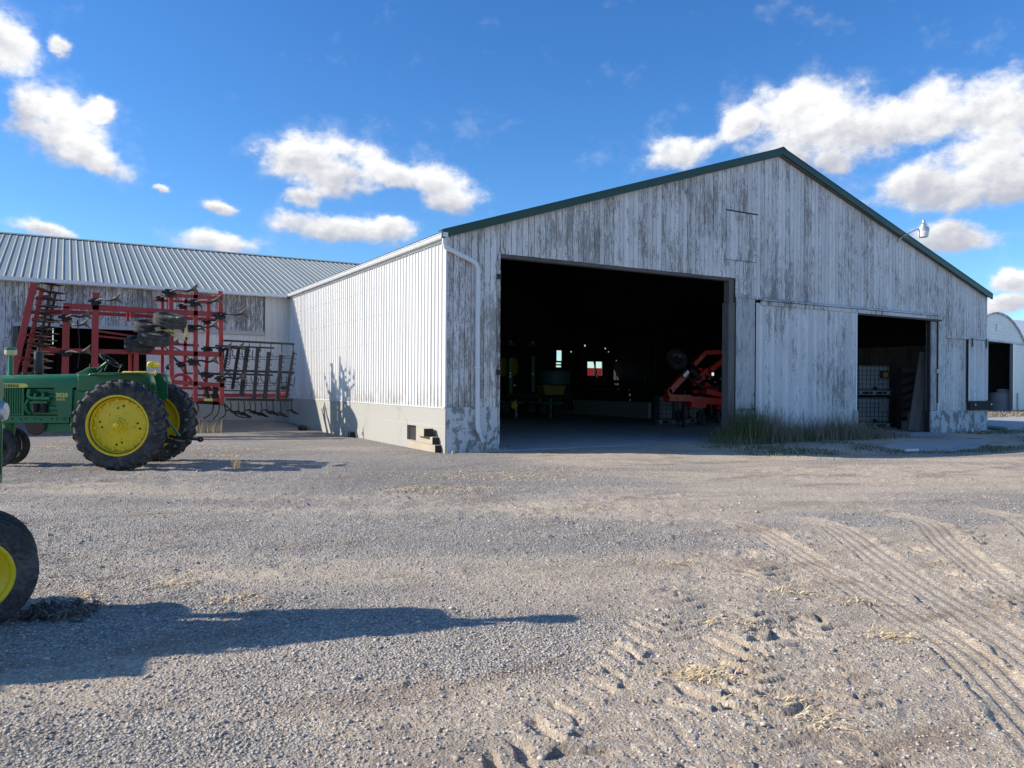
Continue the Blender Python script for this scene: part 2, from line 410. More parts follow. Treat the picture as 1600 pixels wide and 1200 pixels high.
# tyre tracks: (right, depth) points of the photograph's ground, half width
TRACKS = [([(2.35, 8.9), (2.62, 8.2), (2.62, 6.9), (2.66, 5.6), (2.6, 4.4), (2.3, 3.2), (2.0, 2.2)], .15),
          ([(3.35, 9.2), (3.55, 8.4), (3.4, 7.4), (3.2, 6.2), (3.05, 5.0), (2.9, 4.1), (2.7, 3.0)], .17),
          ([(4.5, 9.6), (4.75, 8.8), (4.4, 7.8), (4.0, 6.6), (3.75, 5.6), (3.6, 4.6)], .15),
          ([(5.7, 10.0), (5.95, 9.2), (5.6, 8.2), (5.0, 7.0), (4.6, 6.0)], .15)]
LUGS = [([(2.2, 6.9), (1.8, 5.6), (1.35, 4.4), (.8, 3.3), (.4, 2.6)], .24),
        ([(3.1, 5.6), (2.95, 4.8), (2.75, 4.0), (2.5, 3.2)], .16),
        ([(1.2, 5.6), (.8, 4.4), (.3, 3.4), (-.2, 2.6)], .22),
        ([(3.9, 7.2), (3.6, 5.8), (3.3, 4.6)], .16), ([(1.55, 4.6), (1.2, 3.7), (.85, 2.7)], .20), ([(2.0, 5.0), (1.75, 4.0), (1.45, 3.0)], .17), ([(4.9, 8.4), (4.3, 6.6), (3.95, 5.4)], .15)]
def path_field(r, d, pts):
    """distance across and length along a polyline"""
    best = np.full(r.shape, 9.0); along = np.zeros(r.shape); side = np.zeros(r.shape); acc = 0
    for (a, b) in zip(pts[:-1], pts[1:]):
        vx, vy = b[0] - a[0], b[1] - a[1]; L = math.hypot(vx, vy)
        t = np.clip(((r - a[0]) * vx + (d - a[1]) * vy) / L / L, 0, 1)
        ex = r - (a[0] + t * vx); ey = d - (a[1] + t * vy); di = np.hypot(ex, ey)
        m = di < best
        best = np.where(m, di, best); along = np.where(m, acc + t * L, along); side = np.where(m, (ex * vy - ey * vx) / L, side); acc += L
    return best, along, side

def smooth_path(pts):
    p = [Vector((a, b, 0)) for a, b in pts]; out = []
    for i in range(len(p) - 1):
        p0 = p[max(i - 1, 0)]; p1 = p[i]; p2 = p[i + 1]; p3 = p[min(i + 2, len(p) - 1)]
        for k in range(4):
            t = k / 4; q = .5 * ((2 * p1) + (p2 - p0) * t + (2 * p0 - 5 * p1 + 4 * p2 - p3) * t * t + (3 * p1 - p0 - 3 * p2 + p3) * t ** 3)
            out.append((q.x, q.y))
    out.append((p[-1].x, p[-1].y)); return out

def ground_h(X, Y, detail=True):
    """height of the yard and how much of it is bare dirt"""
    r = X * rgt.x + Y * rgt.y; d = X * fwd.x + Y * fwd.y
    h = .035 * fbm(X * .35, Y * .35, 3, 1)
    # gravel banked up in the inner corner and the slope before the barn
    h = h + .22 * sstep(25.5, 28.5, Y) * sstep(9.0, 5.0, X)
    h = h - (.07 + .13 * sstep(14, 20, X)) * np.exp(-((Y - 11.6) / 1.7) ** 2) * sstep(8.5, 12.5, X)
    near = sstep(26, 12, d)
    # dirt mask: the traffic lanes across and the right half of the yard
    lane = .5 + 1.5 * fbm(r * .16, d * .62, 4, 5)
    dirt = np.clip(.42 * sstep(-1.2, 2.2, r) + .95 * (lane - .5) + .25 + .25 * fbm(r * .9, d * 1.6, 3, 9), 0, 1)
    farl = sstep(12.5, 15, d) * sstep(.5, -1.5, r)
    dirt = dirt * (1 - .75 * farl)
    clod = 0
    if detail:
        h = h + near * .016 * fbm(r * 1.1, d * 2.6, 4, 21)
        rough = .55 + .9 * sstep(-.1, .35, fbm(r * .35, d * .5, 3, 33))
        h = h + near * .020 * fbm(r * 4.5, d * 6.5, 4, 41, .6) * rough
        c = fbm(r * 8, d * 11, 3, 57, .6)
        clod = sstep(.28, .62, c) * sstep(-.1, .3, fbm(r * .5, d * .7, 2, 63))
        h = h + near * .020 * clod
        h = h + near * .007 * fbm(X * 34, Y * 34, 2, 71)
        tr = np.zeros(X.shape); lg = np.zeros(X.shape)
        for pts, hw in TRACKS:
            di, al, si = path_field(r, d, smooth_path(pts))
            wig = .012 * fbm(al * 3, si * 0, 2, 3)
            m = sstep(hw + .03, hw - .02, di + .05 * fbm(r * 6, d * 6, 2, 96)) * sstep(0, .3, al) * (.68 + .32 * sstep(-.45, -.1, fbm(r * 1.8, d * 1.8, 3, 97)))
            ribs = np.sin((si + wig) / hw * math.pi * 3.4)
            zig = (np.abs(((al / .07) % 1) - .5) - .25)
            h = h * (1 - .75 * m) + m * (-.013 + .009 * sstep(-.3, .3, ribs + .5 * zig) + .001 * fbm(al * 20, si * 20, 2, 5)) + .75 * m * .02 * fbm(X * .35, Y * .35, 3, 1)
            h = h + .006 * np.exp(-((di - hw - .035) / .03) ** 2) * (1 - m) * sstep(0, .3, al)
            tr = np.maximum(tr, m)
        for k, (pts, hw) in enumerate(LUGS):
            di, al, si = path_field(r, d, smooth_path(pts))
            m = sstep(hw + .04, hw - .03, di) * (1 - tr) * sstep(-.5, -.1, fbm(r * 1.5, d * 1.5, 2, 81))
            ph = (al + np.abs(si) * .75 + .11 * fbm(r * 4, d * 4, 2, 77)) / .19 + np.where(si > 0, .5, 0)
            bar_ = sstep(.27, .38, np.abs((ph % 1) - .5) + .05 * fbm(r * 9, d * 9, 2, 93)) * (.35 + 1.3 * sstep(-.3, .3, fbm(r * 3, d * 3, 2, 91)))
            h = h + m * (-.0195 * bar_ + .008)
            lg = np.maximum(lg, m)
        dirt = np.clip(dirt + .55 * tr + .1 * lg, 0, 1)
    return h, dirt, clod

# ------------------------------------------------------------------ ground sheet
def axis_angles():
    a = list(np.linspace(-43, 43, 760)); b = list(np.linspace(43, 317, 90))[1:-1]
    return np.radians(np.array(a + b))
ang = axis_angles(); na = len(ang)
rad = np.concatenate([np.linspace(.0, 1.9, 5)[1:], 1.95 * np.exp(np.linspace(0, math.log(22 / 1.95), 560)), 22 * np.exp(np.linspace(0, math.log(3000 / 22), 90))[1:]])
nr = len(rad)
RR, AA = np.meshgrid(rad, ang, indexing='ij')
rx = RR * np.sin(AA); dx = RR * np.cos(AA)
GX = rx * rgt.x + dx * fwd.x; GY = rx * rgt.y + dx * fwd.y
H, DIRT, CLOD = ground_h(GX, GY)
far = sstep(60, 400, RR); H = H * (1 - far)
# flat under the barns so that the slabs stay clear
inb = sstep(15.2, 15.9, GY) * sstep(7.1, 7.6, GX)
H = H * (1 - inb) - .10 * inb
inw = sstep(29.1, 29.6, GY); H = H * (1 - inw) - .02 * inw
verts = np.stack([GX, GY, H], -1).reshape(-1, 3)
verts = np.vstack([verts, [[0, 0, H[0].mean()]]])
i0 = (np.arange(nr - 1)[:, None] * na + np.arange(na)[None, :]); i1 = (np.arange(nr - 1)[:, None] * na + (np.arange(na)[None, :] + 1) % na)
quads = np.stack([i0, i0 + na, i1 + na, i1], -1).reshape(-1, 4)[:, ::-1]
cen = nr * na
tris = [(cen, (k + 1) % na, k) for k in range(na)]
me = bpy.data.meshes.new('ground')
nv = len(verts); nq = len(quads); nt_ = len(tris)
me.vertices.add(nv); me.vertices.foreach_set('co', verts.astype(np.float32).ravel())
li = np.concatenate([quads.ravel(), np.array(tris).ravel()]).astype(np.int32)
me.loops.add(len(li)); me.loops.foreach_set('vertex_index', li)
me.polygons.add(nq + nt_)
me.polygons.foreach_set('loop_start', np.concatenate([np.arange(nq) * 4, nq * 4 + np.arange(nt_) * 3]).astype(np.int32))
me.update(calc_edges=True); me.polygons.foreach_set('use_smooth', [True] * len(me.polygons))
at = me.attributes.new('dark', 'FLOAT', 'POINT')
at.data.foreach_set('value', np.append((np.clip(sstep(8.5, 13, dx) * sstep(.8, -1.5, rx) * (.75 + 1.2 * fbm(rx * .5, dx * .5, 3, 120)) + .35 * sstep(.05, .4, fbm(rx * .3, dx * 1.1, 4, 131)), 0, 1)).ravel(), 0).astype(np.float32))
at = me.attributes.new('dirt', 'FLOAT', 'POINT'); at.data.foreach_set('value', np.append(DIRT.ravel(), .5).astype(np.float32))

def ground_fn(t, b):
    p = geo(t)
    d = t.new('ShaderNodeAttribute', attribute_name='dirt').outputs['Fac']
    n = t.noise(p, 1.1, 5, .6); nf = t.noise(p, 26, 6, .7); nff = t.noise(p, 95, 3, .7)
    v = t.new('ShaderNodeTexVoronoi'); t.put(v.inputs['Vector'], t.vmath('ADD', p, t.vmath('SCALE', t.noisec(p, 60, 2), scale=.01))); v.inputs['Scale'].default_value = 62
    vc = t.new('ShaderNodeSeparateColor'); t.put(vc.inputs[0], v.outputs['Color'])
    dd = t.math('ADD', d, t.math('MULTIPLY', t.math('SUBTRACT', nf, .5), .9))
    dd = t.math('ADD', dd, t.math('MULTIPLY', t.math('SUBTRACT', n, .5), .5))
    dm = t.smooth(dd, .12, .80, .06, .94)
    stone = t.mix(vc.outputs[0], (.20, .19, .175), (.72, .70, .66))
    stone = t.mix(t.smooth(v.outputs['Distance'], .25, .62, 0, .65), stone, (.12, .11, .10))
    dirt = t.mix(nf, (.31, .262, .20), (.57, .485, .375))
    dirt = t.mix(t.smooth(vc.outputs[1], .72, .9, 0, .55), dirt, (.74, .71, .66))
    dirt = t.mix(t.smooth(n, .5, .7, 0, .45), dirt, (.25, .19, .14))
    c = t.mix(dm, stone, dirt)
    st = t.noise(t.scale3(p, .5, 1.6, 1), 1, 6, .65)
    c = t.mix(t.smooth(st, .52, .66, 0, .62), c, (.22, .165, .12))
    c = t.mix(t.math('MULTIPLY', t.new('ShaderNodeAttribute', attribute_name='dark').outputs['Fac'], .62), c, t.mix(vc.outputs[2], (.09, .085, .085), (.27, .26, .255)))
    c = t.mix(t.smooth(t.noise(p, 44, 4, .7), .60, .70, 0, .5), c, (.13, .11, .09))
    # straw dust trodden in
    c = t.mix(t.math('MULTIPLY', t.smooth(t.noise(p, .8, 6, .7), .66, .74), .5), c, (.42, .32, .19))
    c = t.mix(1., c, (1.24, 1.17, 1.08), 'MULTIPLY')
    t.put(b.inputs['Base Color'], c)
    hh = t.math('ADD', t.math('MULTIPLY', t.math('SUBTRACT', 1., v.outputs['Distance']), t.math('MULTIPLY_ADD', dm, -.55, .9)), t.math('MULTIPLY', nff, .5))
    hh = t.math('ADD', hh, t.math('MULTIPLY', nf, 1.1))
    bump(t, b, hh, .024, .95)
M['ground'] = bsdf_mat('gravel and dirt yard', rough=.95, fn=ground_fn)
me.materials.append(M['ground'])
go = bpy.data.objects.new('ground', me); col.objects.link(go); structure(go)

def gz(x, y):
    h, _, _ = ground_h(np.array([float(x)]), np.array([float(y)])); return float(h[0])

# loose stones: many small ones, one uncountable mass
def pebbles(N, rmin, rmax, smin, smax, seed, name, mat, cond=None, zoff=.3, amax=40):
    g = np.random.default_rng(seed)
    rr = np.sqrt(g.uniform(rmin ** 2, rmax ** 2, N)) if rmin < 20 else g.uniform(rmin, rmax, N)
    rr = rmin * (rmax / rmin) ** g.uniform(0, 1, N) ** 1.0
    aa = np.radians(g.uniform(-amax, amax, N))
    X = rr * (np.sin(aa) * rgt.x + np.cos(aa) * fwd.x); Y = rr * (np.sin(aa) * rgt.y + np.cos(aa) * fwd.y)
    h, dirt, clod = ground_h(X, Y)
    keep = g.uniform(0, 1, N) > dirt * .70
    keep &= ~((X > 7.2) & (Y > 15.3)) & (Y < 29)
    # wheel tracks are swept clean
    r = X * rgt.x + Y * rgt.y; d = X * fwd.x + Y * fwd.y
    for pts, hw in TRACKS:
        di, _, _ = path_field(r, d, pts); keep &= ~((di < hw) & (g.uniform(0, 1, N) < .9))
    X, Y, h, rr = X[keep], Y[keep], h[keep], rr[keep]; n = len(X)
    s = smin * (smax / smin) ** (g.uniform(0, 1, n) ** 2.2) * (1 + rr * .035)
    base = np.array([(1, 0, 0), (0, 1, 0), (-1, 0, 0), (0, -1, 0), (0, 0, 1), (0, 0, -1)], float)
    base = base[None] * (1 + g.uniform(-.35, .35, (n, 6, 1))) + g.uniform(-.25, .25, (n, 6, 3))
    base[:, :, 2] *= g.uniform(.45, .85, (n, 1))
    th = g.uniform(0, 6.28, n); c, s_ = np.cos(th)[:, None], np.sin(th)[:, None]
    bx = base[:, :, 0] * c - base[:, :, 1] * s_; by = base[:, :, 0] * s_ + base[:, :, 1] * c
    V = np.stack([X[:, None] + bx * s[:, None], Y[:, None] + by * s[:, None], h[:, None] + (base[:, :, 2] * .8 + zoff) * s[:, None]], -1).reshape(-1, 3)
    f = np.array([(0, 1, 4), (1, 2, 4), (2, 3, 4), (3, 0, 4), (1, 0, 5), (2, 1, 5), (3, 2, 5), (0, 3, 5)])
    F = (np.arange(n)[:, None, None] * 6 + f[None]).reshape(-1, 3)
    me = bpy.data.meshes.new(name); me.vertices.add(len(V)); me.vertices.foreach_set('co', V.astype(np.float32).ravel())
    me.loops.add(F.size); me.loops.foreach_set('vertex_index', F.astype(np.int32).ravel())
    me.polygons.add(len(F)); me.polygons.foreach_set('loop_start', (np.arange(len(F)) * 3).astype(np.int32))
    me.update(calc_edges=True); me.materials.append(mat)
    o = bpy.data.objects.new(name, me); col.objects.link(o); return stuff(o)
def stone_fn(t, b):
    rnd = t.new('ShaderNodeNewGeometry').outputs['Random Per Island']
    p = geo(t)
    c = t.mix(rnd, (.19, .182, .172), (.64, .62, .59))
    c = t.mix(t.smooth(t.math('FRACT', t.math('MULTIPLY', rnd, 17.3)), .82, .95, 0, .8), c, (.70, .68, .64))
    c = t.mix(t.smooth(t.math('FRACT', t.math('MULTIPLY', rnd, 7.7)), .6, .9, 0, .6), c, (.30, .24, .19))
    c = t.mix(t.noise(p, 120, 3), c, (.38, .34, .30))
    c = t.mix(1., c, (1.18, 1.12, 1.04), 'MULTIPLY')
    t.put(b.inputs['Base Color'], c)
M['stone'] = bsdf_mat('crushed stone', rough=.85, fn=stone_fn)
tag(pebbles(120000, 2.3, 20, .003, .011, 11, 'gravel', M['stone']), 'grey crushed gravel strewn over the farm yard', 'gravel')
tag(pebbles(1500, 2.3, 17, .007, .024, 12, 'loose_stones', M['stone'], zoff=.15), 'loose larger stones scattered over the gravel yard', 'stones')

# ------------------------------------------------------------------ main barn
BX0, BX1, BY0, BY1 = 7.31, 28.97, 15.47, 37.6
PX, PZ, EZ = 17.93, 8.33, 4.86
def roof_z(x): return PZ - (PX - x) / (PX - BX0) * (PZ - EZ) if x < PX else PZ - (x - PX) / (BX1 - PX) * (PZ - EZ)
barn = empty('barn', (BX0, BY0, 0), 'large white barn with peeling board gable and wide open doorway, nearest to the yard', 'barn')

def wall(rect, holes, fix, axis='y', th=.12):
    """plain wall of thickness th with rectangular holes; rect=(a0,a1,z0,z1) along the other axis"""
    mb = MB(); a0, a1, z0, z1 = rect
    cuts = sorted({a0, a1} | {h[0] for h in holes} | {h[1] for h in holes}); cuts = [c for c in cuts if a0 <= c <= a1]
    def put(p, q, lo, hi):
        if hi - lo < .002: return
        if axis == 'y': mb.box((p, fix, lo), (q, fix + th, hi))
        else: mb.box((fix, p, lo), (fix + th, q, hi))
    for p, q in zip(cuts[:-1], cuts[1:]):
        hs_ = sorted([(h[2], h[3]) for h in holes if h[0] <= p + 1e-6 and h[1] >= q - 1e-6]); z = z0
        for lo, hi in hs_: put(p, q, z, lo); z = hi
        put(p, q, z, z1)
    return mb

# gable boards, each its own piece
def board_obj(x0, x1, z0, zt0, zt1, y, mat, name, parent, th=.022):
    mb = MB(); e = .006
    mb.prism([(x0 + e, y, z0), (x1 - e, y, z0), (x1 - e, y, zt1), (x0 + e, y, zt0)], (0, th, 0))
    return mb.wobj(name, mat, parent)
OPEN1 = (8.65, 16.22, -.1, 4.55); OPEN2 = (21.42, 25.52, -.1, 3.83)
HATCH = (15.84, 17.05, 5.05, 6.42)
x = BX0; nb = 0
while x < BX1 - .02:
    wd = random.uniform(.145, .172)
    x1 = min(x + wd, BX1)
    for edge in (OPEN1[0], OPEN1[1], 16.94, OPEN2[0], 25.9, HATCH[0], HATCH[1], PX):
        if x < edge - .001 and x1 > edge - .05: x1 = edge; break
    xm = (x + x1) / 2
    if xm < OPEN1[0]: zb = 1.02
    elif xm < OPEN1[1]: zb = 4.55
    elif xm < 16.94: zb = 4.03
    elif xm < 25.9: zb = 4.0
    else: zb = .73
    y = BY0 - .022 - random.uniform(0, .006)
    t0, t1 = roof_z(x) - .02, roof_z(x1) - .02
    zb += random.uniform(-.004, .004) if zb > 4.2 or zb < 1.1 else 0
    if HATCH[0] <= xm <= HATCH[1]:
        board_obj(x, x1, zb, HATCH[2] - .004, HATCH[2] - .004, y, M['gable'], 'board', barn)
        board_obj(x, x1, HATCH[3] + .004, t0, t1, y, M['gable'], 'board', barn)
    else:
        if nb % 7 == 3 and t0 - zb > 2:     # some boards are pieced together end to end
            zs = random.uniform(zb + 1, t0 - .8)
            board_obj(x, x1, zb, zs - .003, zs - .003, y, M['gable'], 'board', barn)
            board_obj(x, x1, zs + .003, t0, t1, y - .002, M['gable'], 'board', barn)
        else: board_obj(x, x1, zb, t0, t1, y, M['gable'], 'board', barn)
    x = x1; nb += 1
# hatch in the gable
hatch = MB().box((HATCH[0] + .01, BY0 - .004, HATCH[2] + .006), (HATCH[1] - .01, BY0 + .015, HATCH[3] - .006)).wobj('gable_hatch', M['darkwood'], barn)
hx = HATCH[0] + .012
while hx < HATCH[1] - .03:
    hw = min(.15, HATCH[1] - .012 - hx)
    mb = MB(); mb.box((hx + .003, BY0 - .026, HATCH[2] + .012), (hx + hw - .003, BY0 - .006, HATCH[3] - .012))
    l = barn.location; mb.v = [(a - l[0], b_ - l[1], c - l[2]) for a, b_, c in mb.v]; mb.obj('board', M['gable'], hatch); hx += hw
for z in (5.25, 5.72, 6.2):
    mb = MB().box((HATCH[1] - .16, BY0 - .036, z), (HATCH[1] + .07, BY0 - .027, z + .035)); mb.wobj('hinge', M['trim'], barn)
MB().box((HATCH[0] - .02, BY0 - .040, HATCH[3] + .0), (HATCH[1] + .05, BY0 - .029, HATCH[3] + .022)).wobj('hatch_drip', M['iron'], barn)
# framing behind the gable boards (keeps the inside dark) – everywhere but the openings
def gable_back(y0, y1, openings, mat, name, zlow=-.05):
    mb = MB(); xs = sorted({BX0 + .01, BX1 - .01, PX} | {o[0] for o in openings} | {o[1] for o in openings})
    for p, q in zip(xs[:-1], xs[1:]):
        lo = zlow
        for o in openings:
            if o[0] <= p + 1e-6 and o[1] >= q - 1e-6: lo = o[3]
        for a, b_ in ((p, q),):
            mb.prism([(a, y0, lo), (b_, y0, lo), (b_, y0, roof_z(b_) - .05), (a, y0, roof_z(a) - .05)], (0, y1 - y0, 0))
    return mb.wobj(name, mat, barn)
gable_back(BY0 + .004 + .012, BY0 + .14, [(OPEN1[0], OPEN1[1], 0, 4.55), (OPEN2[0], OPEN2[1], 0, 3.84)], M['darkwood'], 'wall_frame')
# foundations
MB().box((BX0 - .004, BY0 - .045, -.3), (8.65, BY0 + .012, 1.015)).wobj('foundation', M['concrete_old'], barn)
MB().box((25.52, BY0 - .045, -.4), (BX1 + .01, BY0 + .012, .727)).wobj('foundation', M['concrete_old'], barn)
MB().box((16.25, BY0 - .047, -.3), (21.3, BY0 + .012, .84)).wobj('foundation', M['concrete_old'], barn)
MB().box((21.26, BY0 - .17, -.3), (21.44, BY0 - .05, .80)).wobj('door_stop', M['slab'], barn)
# side foundation with a vent hole
fo = wall((BY0 - .04, 29.35, -.3, 1.0), [(17.06, 17.62, .17, .53)], BX0 - .03, 'x', .2)
fo.wobj('foundation', M['concrete'], barn)
mb = MB(); mb.box((BX0 + .12, 17.0, .1), (BX0 + .16, 17.7, .6)); mb.wobj('vent_cover', M['iron'], barn)
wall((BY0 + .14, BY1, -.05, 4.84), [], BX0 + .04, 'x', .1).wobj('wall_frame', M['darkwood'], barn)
def on_x(px, py, X):
    u = (px - 800) / 1200; rx_, ry_ = CF + SF * u, SF - CF * u; t = X / rx_; return ry_ * t, EYE + (hz(px) - py) * t / 1200
rh = []
for (xa, ya, xb, yb) in ((960, 562.6, 963, 564.4), (966.4, 564, 968.3, 568), (1007, 589, 1009.4, 592.5), (1109, 582, 1115.5, 587), (1105.5, 588.5, 1108.5, 593)):
    ya_, z1_ = on_x(xa, ya, BX1 - .14); yb_, z0_ = on_x(xb, yb, BX1 - .14); rh.append((yb_, ya_, z0_, z1_))
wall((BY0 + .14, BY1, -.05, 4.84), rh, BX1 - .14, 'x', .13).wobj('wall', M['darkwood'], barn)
# steel siding panels on the long side: ribbed sheets lapped one by one
def ribbed(y0, y1, z0, z1, xf, ribs=4, depth=.022, sgn=-1, axis='x'):
    """a ribbed sheet; returns MB"""
    wdt = (y1 - y0) / ribs; pr = []
    for k in range(ribs):
        s_ = y0 + k * wdt
        pr += [(s_, depth), (s_ + .014, depth), (s_ + .03, 0), (s_ + wdt * .5 - .010, 0), (s_ + wdt * .5, .005), (s_ + wdt * .5 + .010, 0), (s_ + wdt - .016, 0)]
    pr.append((y1 - .002, depth)); mb = MB(); vs_ = []
    for (s_, h) in pr:
        c = xf + sgn * h
        vs_ += [(c, s_, z0), (c, s_, z1)] if axis == 'x' else [(s_, c, z0), (s_, c, z1)]
    mb.add(vs_, [(2 * i, 2 * i + 2, 2 * i + 3, 2 * i + 1) for i in range(len(pr) - 1)])
    return mb
y = BY0; k = 0
screws = MB()
while y < 29.18:
    y1 = min(y + .762, 29.2); rb = max(1, round((y1 - y) / .19))
    xf = BX0 - .012 - .0015 * (k % 2)
    ribbed(y, y1, 1.01, 4.80, xf, rb, .027).wobj('siding_panel', M['whitemetal'], barn)
    for zz in (1.08, 1.85, 2.62, 3.38, 4.12, 4.7):
        for q in range(k % 2, rb, 2):
            s_ = y + (q + .5) * (y1 - y) / rb + .03
            c = Vector((xf - .004, s_, zz + random.uniform(-.008, .008)))
            screws.box(c - Vector((.005, .008, .009)), c + Vector((.003, .008, .009)))
    y = y1; k += 1
stuff(screws.wobj('screws', M['silver'], barn))
MB().box((BX0 - .038, BY0 - .035, 1.02), (BX0 - .002, BY0 + .0, 4.8)).wobj('corner_trim', M['gutter'], barn)
MB().box((BX0 - .045, BY0, .985), (BX0 + .0, 29.2, 1.008)).wobj('base_trim', M['gutter'], barn)
# roof
def roof_slab(sgn):
    """ribbed steel roof slope of the main barn: one lapped sheet at a time"""
    xe = BX0 - .20 if sgn < 0 else BX1 + .05
    y = BY0 - .14; i = 0
    while y < BY1:
        y1 = min(y + .914, BY1 + .1)
        ze = roof_z(BX0) - (BX0 - xe if sgn < 0 else xe - BX1) * .33 + .06
        zp = PZ + .06; mb = MB(); vs_ = []; wdt = (y1 - y) / 4; pr = []
        for q in range(4):
            s_ = y + q * wdt; pr += [(s_, .024), (s_ + .02, .024), (s_ + .045, 0), (s_ + wdt - .02, 0)]
        pr.append((y1 - .002, .024))
        for s_, h in pr: vs_ += [(xe, s_, ze + h), (PX, s_, zp + h)]
        mb.add(vs_, [(2 * j, 2 * j + 2, 2 * j + 3, 2 * j + 1) for j in range(len(pr) - 1)])
        mb.wobj('roof_panel', M['galv'], barn); y = y1; i += 1
roof_slab(-1); roof_slab(1)
mb = MB()
mb.prism([(BX0 - .1, BY0, EZ - .06), (PX, BY0, PZ - .03), (PX, BY0, PZ + .04), (BX0 - .1, BY0, EZ + .01)], (0, BY1 - BY0, 0))
mb.prism([(BX1 + .05, BY0, EZ - .06), (PX, BY0, PZ - .03), (PX, BY0, PZ + .04), (BX1 + .05, BY0, EZ + .01)], (0, BY1 - BY0, 0))
mb.wobj('roof_deck', M['galvroof_in'], barn)
# green rake trims and ridge cap
for sgn in (-1, 1):
    xe = BX0 - .20 if sgn < 0 else BX1 + .06; ze = EZ - (.20 if sgn < 0 else .14) * .33
    mb = MB()
    a = .10; b_ = -.075
    mb.prism([(xe, BY0 - .19, ze + b_), (PX + sgn * .002, BY0 - .19, PZ + b_), (PX + sgn * .002, BY0 - .19, PZ + a), (xe, BY0 - .19, ze + a)], (0, .05, 0))
    mb.wobj('rake_trim', M['green_trim'], barn)
    mb = MB(); mb.prism([(xe, BY0 - .20, ze + a), (PX + sgn * .002, BY0 - .20, PZ + a), (PX + sgn * .002, BY0 - .20, PZ + a + .025), (xe, BY0 - .20, ze + a + .025)], (0, .22, 0))
    mb.wobj('rake_cap', M['green_trim'], barn)
    mb = MB(); mb.prism([(xe + .1 * -sgn, BY0 - .135, ze + .0), (PX + sgn * .002, BY0 - .135, PZ + b_ - .035), (PX + sgn * .002, BY0 - .135, PZ + b_ + .03), (xe + .1 * -sgn, BY0 - .135, ze + .06)], (0, .11, 0))
    mb.wobj('soffit_board', M['post'], barn)
MB().prism([(PX - .16, BY0 - .21, PZ + .07), (PX + .16, BY0 - .21, PZ + .07), (PX, BY0 - .21, PZ + .145)], (0, BY1 - BY0 + .3, 0)).wobj('ridge_cap', M['green_trim'], barn)
# gutter and fascia along the long side
gx = BX0 - .035
MB().box((gx - .025, BY0 - .16, 4.70), (gx, 29.0, 4.84)).wobj('fascia', M['gutter'], barn)
g = MB(); prof = [(-.03, 4.755), (-.11, 4.755), (-.135, 4.80), (-.135, 4.825), (-.155, 4.835), (-.155, 4.86), (-.145, 4.86), (-.145, 4.84), (-.125, 4.83), (-.125, 4.80), (-.105, 4.765), (-.03, 4.765)]
g.prism([(gx + a, BY0 - .19, z) for a, z in prof], (0, 29.05 - BY0 + .16, 0))
g.box((gx - .15, BY0 - .195, 4.757), (gx - .03, BY0 - .19, 4.858))
g.wobj('gutter', M['gutter'], barn)
def flat_pipe(pts, w_, d_, name, mat, parent):
    mb = MB()
    pts = [Vector(p) for p in pts]; rings = []
    for i, p in enumerate(pts):
        dirv = (pts[min(i + 1, len(pts) - 1)] - pts[max(i - 1, 0)]).normalized()
        x = Vector((0, 1, 0)) if abs(dirv.y) < .6 else Vector((1, 0, 0))
        y = dirv.cross(x).normalized(); x = y.cross(dirv).normalized(); ring = []
        for sx, sy in ((-1, -.7), (-.7, -1), (.7, -1), (1, -.7), (1, .7), (.7, 1), (-.7, 1), (-1, .7)): ring.append(p + x * sx * d_ / 2 + y * sy * w_ / 2)
        rings.append(ring)
    vs_ = [v for r_ in rings for v in r_]
    mb.add(vs_, [(i * 8 + k, i * 8 + (k + 1) % 8, (i + 1) * 8 + (k + 1) % 8, (i + 1) * 8 + k) for i in range(len(pts) - 1) for k in range(8)] + [tuple(range(8)), tuple(len(vs_) - 8 + k for k in range(8))])
    return mb.wobj(name, mat, parent, smooth=30)
yd = BY0 - .075
flat_pipe([(7.20, yd - .04, 4.77), (7.20, yd - .04, 4.64), (7.23, yd - .02, 4.57), (7.32, yd, 4.52), (7.90, yd, 4.31), (8.00, yd, 4.25), (8.05, yd, 4.13), (8.05, yd, 2.6), (8.06, yd, .62), (8.07, yd - .01, .54), (8.09, yd - .06, .44), (8.12, yd - .22, .24)], .10, .075, 'downspout', M['gutter'], barn)
for z in (3.6, 1.9): MB().box((7.985, yd - .042, z), (8.115, BY0 - .03, z + .03)).wobj('strap', M['gutter'], barn)
# large doorway: posts and head
MB().box((15.96, BY0 - .02, -.1), (16.20, BY0 + .22, 3.80)).wobj('door_post', M['post'], barn)
MB().box((16.02, BY0 + .02, 3.86), (16.20, BY0 + .22, 4.54)).wobj('door_post', M['post'], barn)
MB().box((15.95, BY0 - .035, 3.80), (16.21, BY0 + .22, 3.86)).wobj('post_cap', M['post'], barn)
MB().box((8.60, BY0 - .055, -.1), (8.652, BY0 + .2, 4.56)).wobj('door_jamb', M['trim'], barn)
MB().box((8.66, BY0 + .0, 4.47), (16.01, BY0 + .2, 4.548)).wobj('door_head', M['post'], barn)
for z in (3.95, 1.75): MB().box((8.56, BY0 - .075, z), (8.66, BY0 - .056, z + .12)).wobj('latch', M['iron'], barn)
# grey washed panel between the doorways
pn = MB().box((16.23, BY0 - .05, .90), (16.93, BY0 - .024, 4.0)).wobj('wall_panel', M['panelold'], barn, bevel=.004)
MB().box((16.21, BY0 - .062, .86), (16.94, BY0 - .028, .892)).wobj('panel_sill', M['trim'], barn)
MB().box((16.21, BY0 - .062, 4.003), (17.0, BY0 - .026, 4.10)).wobj('panel_head', M['trim'], barn)
MB().box((16.905, BY0 - .07, .9), (16.945, BY0 - .052, 3.98)).wobj('panel_batten', M['trim'], barn)
